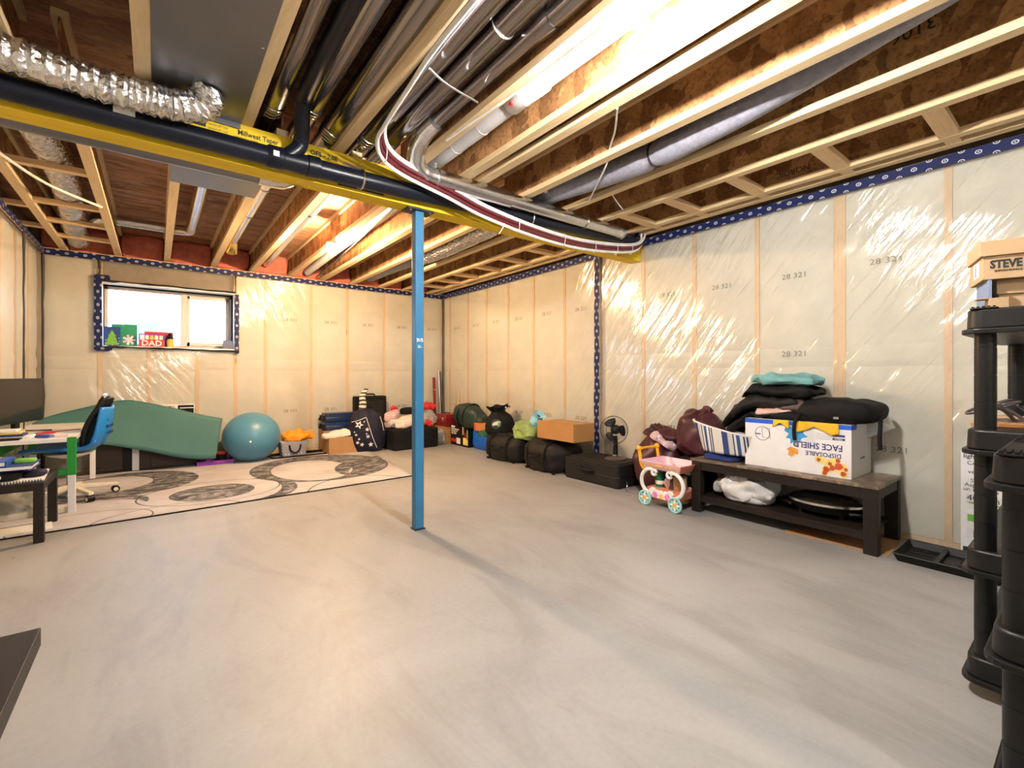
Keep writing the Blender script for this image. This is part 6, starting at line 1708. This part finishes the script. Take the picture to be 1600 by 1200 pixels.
# ------------------------------------------------------------------ plastic shelving at the right
def post_prof(z0, z1, r=0.0285, seg=0.095):
    out = [(r * 0.98, z0)]
    z = z0
    while z + seg < z1 - 0.02:
        z += seg
        out += [(r, z - 0.0018), (r * 0.95, z - 0.0017), (r * 0.95, z + 0.0017), (r, z + 0.0018)]
    out.append((r * 0.97, z1))
    return out
def rack(label, x0, x1, y0, y1, levels, lip=0.085):
    t = thing('shelving_unit', label, 'shelf', ((x0 + x1) / 2, (y0 + y1) / 2, 0), 0)
    ins = 0.058
    for k, z in enumerate(levels):
        sh = part('shelf', G().prism(rrect(x0 + 0.012, x1 - 0.012, y0 + 0.012, y1 - 0.012, 0.045), z - lip + 0.016, z, 0.992), 'rackp', t, world=True, bevel=0.006, smooth=True)
        g = G().prism(rrect(x0, x1, y0, y1, 0.05), 0, 0.017)
        part('shelf_lip', G().prism(rrect(x0, x1, y0, y1, 0.05), z - lip, z - lip + 0.017), 'rackp', sh, world=False, bevel=0.003).location = tuple(-V(t.location))
        if k < len(levels) - 1:
            for x in (x0 + ins, x1 - ins):
                for y in (y0 + ins, y1 - ins):
                    part('post', G().lathe(post_prof(z - 0.002, levels[k + 1] - lip + 0.004), 24, (x, y, 0)), 'rackp', t, world=True, smooth=True)
        else:
            for x in (x0 + ins, x1 - ins):
                for y in (y0 + ins, y1 - ins):
                    cp = part('socket_grille', G().box(x - 0.045, x + 0.045, y - 0.035, y + 0.035, z - 0.001, z + 0.004), 'rackp', sh, world=False, bevel=0.002)
                    cp.location = tuple(-V(t.location))
                    for q_ in range(5):
                        part('grille_bar', G().box(x - 0.04, x + 0.04, y - 0.028 + q_ * 0.013, y - 0.022 + q_ * 0.013, z + 0.004, z + 0.009), 'blackp', t, world=True)
    return t
rack('tall black plastic shelving unit with shoes and a shoe box on top', 2.205, 3.215, -0.235, 0.315, [0.13, 0.500, 0.912, 1.325])
rack('lower black plastic shelving unit nearest the viewer', 1.555, 2.02, -0.85, 0.185, [0.13, 0.500, 0.912])
# boxes on the tall rack
TZ = 1.326

RZ = R(-73)
sbx = thing('shoe_box', 'tan shoe box lettered STEVE with an overhanging lid', 'box', (2.40, 0.28, TZ + 0.122), RZ)
part('body', G().box(0.0, 0.34, 0.0, 0.19, 0.0, 0.112), 'card3', sbx, bevel=0.002)
part('lid', G().box(-0.008, 0.348, -0.010, 0.20, 0.084, 0.140), 'card3', sbx, bevel=0.002)
text('box_lettering', 'STEVE', 0.040, (0.060, -0.0008, 0.052), FACE_Y, 'black_ink', sbx, 0.0018, 0.76)
text('box_lettering', 'IMPERMEABLE', 0.0115, (0.066, -0.0008, 0.029), FACE_Y, 'black_ink', sbx, 0, 1.0)
part('side_label', G().box(-0.0008, 0.0, 0.05, 0.13, 0.02, 0.075), 'paper', sbx)
part('side_label', G().box(-0.0014, -0.0009, 0.09, 0.105, 0.025, 0.07), 'purple', sbx)
sb2 = thing('shoe_box', 'plain tan shoe box beneath the STEVE box', 'box', (2.455, 0.245, TZ), RZ)
part('body', G().box(0.0, 0.28, 0.0, 0.16, 0.0, 0.085), 'card3', sb2, bevel=0.002)
part('lid', G().box(-0.006, 0.286, -0.008, 0.168, 0.07, 0.1215), 'card3', sb2, bevel=0.002)
sb3 = thing('shoe_box', 'low open tan box at the shelf corner under the STEVE box', 'box', (2.385, 0.262, TZ), RZ)
part('body', G().box(0.0, 0.05, 0.0, 0.004, 0, 0.052).box(0.0, 0.05, 0.05, 0.054, 0, 0.052).box(0, 0.004, 0.004, 0.05, 0, 0.052).box(0.046, 0.05, 0.004, 0.05, 0, 0.052).box(0.004, 0.046, 0.004, 0.05, 0, 0.004), 'card3', sb3)
part('flap', G().box(-0.03, 0.0, 0.0, 0.054, 0.050, 0.053), 'card3', sb3)
one('blue_folder', place(G().box(-0.09, 0.09, -0.004, 0.004, 0, 0.118), (2.475, 0.285, TZ), R(17)), plain('slate_folder', (0.16, 0.21, 0.33), 0.5), 'pale blue folder upright behind the shoe boxes', 'folder', (2.475, 0.285, TZ))
# shoes
def shoe(label, loc, rz, mat, sole='shoedark', group='shoes on the shelves', L=0.25, high=0.09):
    t = thing('shoe', label, 'shoe', loc, rz, group)
    out = [(L * (0.5 - u), (0.035 + 0.012 * sin(pi * u) + 0.01 * (1 - u)) * sg * min(1, (4 * u * (1 - u)) ** 0.35 * 1.2)) for sg, us in ((1, [i / 12 for i in range(13)]), (-1, [1 - i / 12 for i in range(1, 12)])) for u in us]
    part('sole', G().prism(out, 0, 0.022), sole, t, bevel=0.003)
    def up(u, v):
        a = pi * v
        x = L * (0.49 - 0.98 * u)
        w_ = (0.034 + 0.011 * sin(pi * u)) * min(1.0, (4 * u * (1 - u)) ** 0.3 * 1.15)
        h_ = (0.045 + (high - 0.045) * min(1, max(0, (u - 0.35) / 0.3))) * min(1.0, (6 * u) ** 0.5)
        if u > 0.98: h_ *= 0.9
        return V((x, w_ * cos(a) * (1 - 0.25 * sin(a)), 0.022 + h_ * sin(a) ** 0.8))
    part('upper', G().grid(up, 16, 12), mat, t, smooth=True)
    part('collar', G().tube([V((-0.055 + 0.05 * cos(a), 0.026 * sin(a), 0.026 + high - 0.01 * cos(a))) for a in [2 * pi * i / 16 for i in range(16)]], 0.007, 6, closed=True), 'black', t, smooth=True)
    return t
def sandal(label, loc, rz, mat='leather', group='sandals on the second shelf'):
    t = thing('sandal', label, 'sandal', loc, rz, group)
    out = [(0.25 * (0.5 - u), (0.036 + 0.008 * sin(pi * u)) * sg * min(1, (4 * u * (1 - u)) ** 0.35 * 1.2)) for sg, us in ((1, [i / 12 for i in range(13)]), (-1, [1 - i / 12 for i in range(1, 12)])) for u in us]
    part('sole', G().prism(out, 0, 0.016), mat, t, bevel=0.003)
    part('strap', G().tube(arc(0.06, 0.012, 0.045, 0, 180, 0, 12, 1.0), [0.006] * 13, 6).xf(Matrix.Translation((0.06, 0, 0)) @ Matrix.Rotation(R(90), 4, 'Z') @ Matrix.Translation((-0.06, 0, 0))), 'shoedark', t, smooth=True)
    part('strap', G().tube(smooth_path([(0.02, 0.038, 0.012), (-0.02, 0.02, 0.055), (-0.06, 0.0, 0.075), (-0.02, -0.02, 0.055), (0.02, -0.038, 0.012)], 4), 0.006, 6), 'shoedark', t, smooth=True)
    part('ankle_strap', G().tube([V((-0.09 + 0.045 * cos(a), 0.036 * sin(a), 0.065 + 0.02 * cos(a))) for a in [2 * pi * i / 16 for i in range(16)]], 0.005, 6, closed=True), 'shoedark', t, smooth=True)
    return t
sandal('brown leather sandal behind the front post of the tall rack', (2.44, 0.20, 0.9125), R(-60))
sandal('dark strappy sandal lying deeper on the second shelf', (2.62, 0.16, 0.9125), R(-75), 'shoedark')
sandal('tan sandal at the far end of the second shelf', (2.82, 0.20, 0.9125), R(-80), 'card3')
shoe('blue running shoe on the third shelf of the tall rack', (2.47, 0.12, 0.5005), R(150), 'bluebag', 'leather')
shoe('black shoe beside the blue running shoe', (2.60, 0.10, 0.5005), R(140), 'shoedark')
shoe('grey shoe at the back of the third shelf', (2.82, 0.14, 0.5005), R(120), 'charcoal')
shoe('dark boot on the bottom shelf of the tall rack', (2.48, 0.12, 0.1305), R(150), 'shoedark', high=0.14)
shoe('white sneaker on the bottom shelf of the tall rack', (2.70, 0.10, 0.1305), R(140), 'white', 'white')
t = thing('cord_coil', 'coiled orange extension cord on the lower shelving unit', 'cord', (1.80, 0.09, 0.501))
cp_ = []
for i in range(120):
    a = 2 * pi * i / 24
    cp_.append(V((0.062 * cos(a) * (1 + 0.05 * sin(a * 0.37)), 0.055 * sin(a) * (1 + 0.05 * cos(a * 0.61)), 0.008 + 0.013 * (i / 24) + 0.003 * sin(a * 2))))
part('cord', G().tube(cp_, 0.0065, 6), 'orangecord', t, smooth=True)
part('plug', G().box(-0.05, -0.02, -0.012, 0.012, 0.062, 0.085), 'orangecord', t, bevel=0.004)
one('storage_bin', G().prism(rrect(1.62, 1.96, -0.42, 0.0, 0.03), 0.501, 0.72, 1.06), 'blackp', 'black storage bin on the lower shelving unit', 'bin', (1.79, -0.2, 0.5), bevel=0.004)
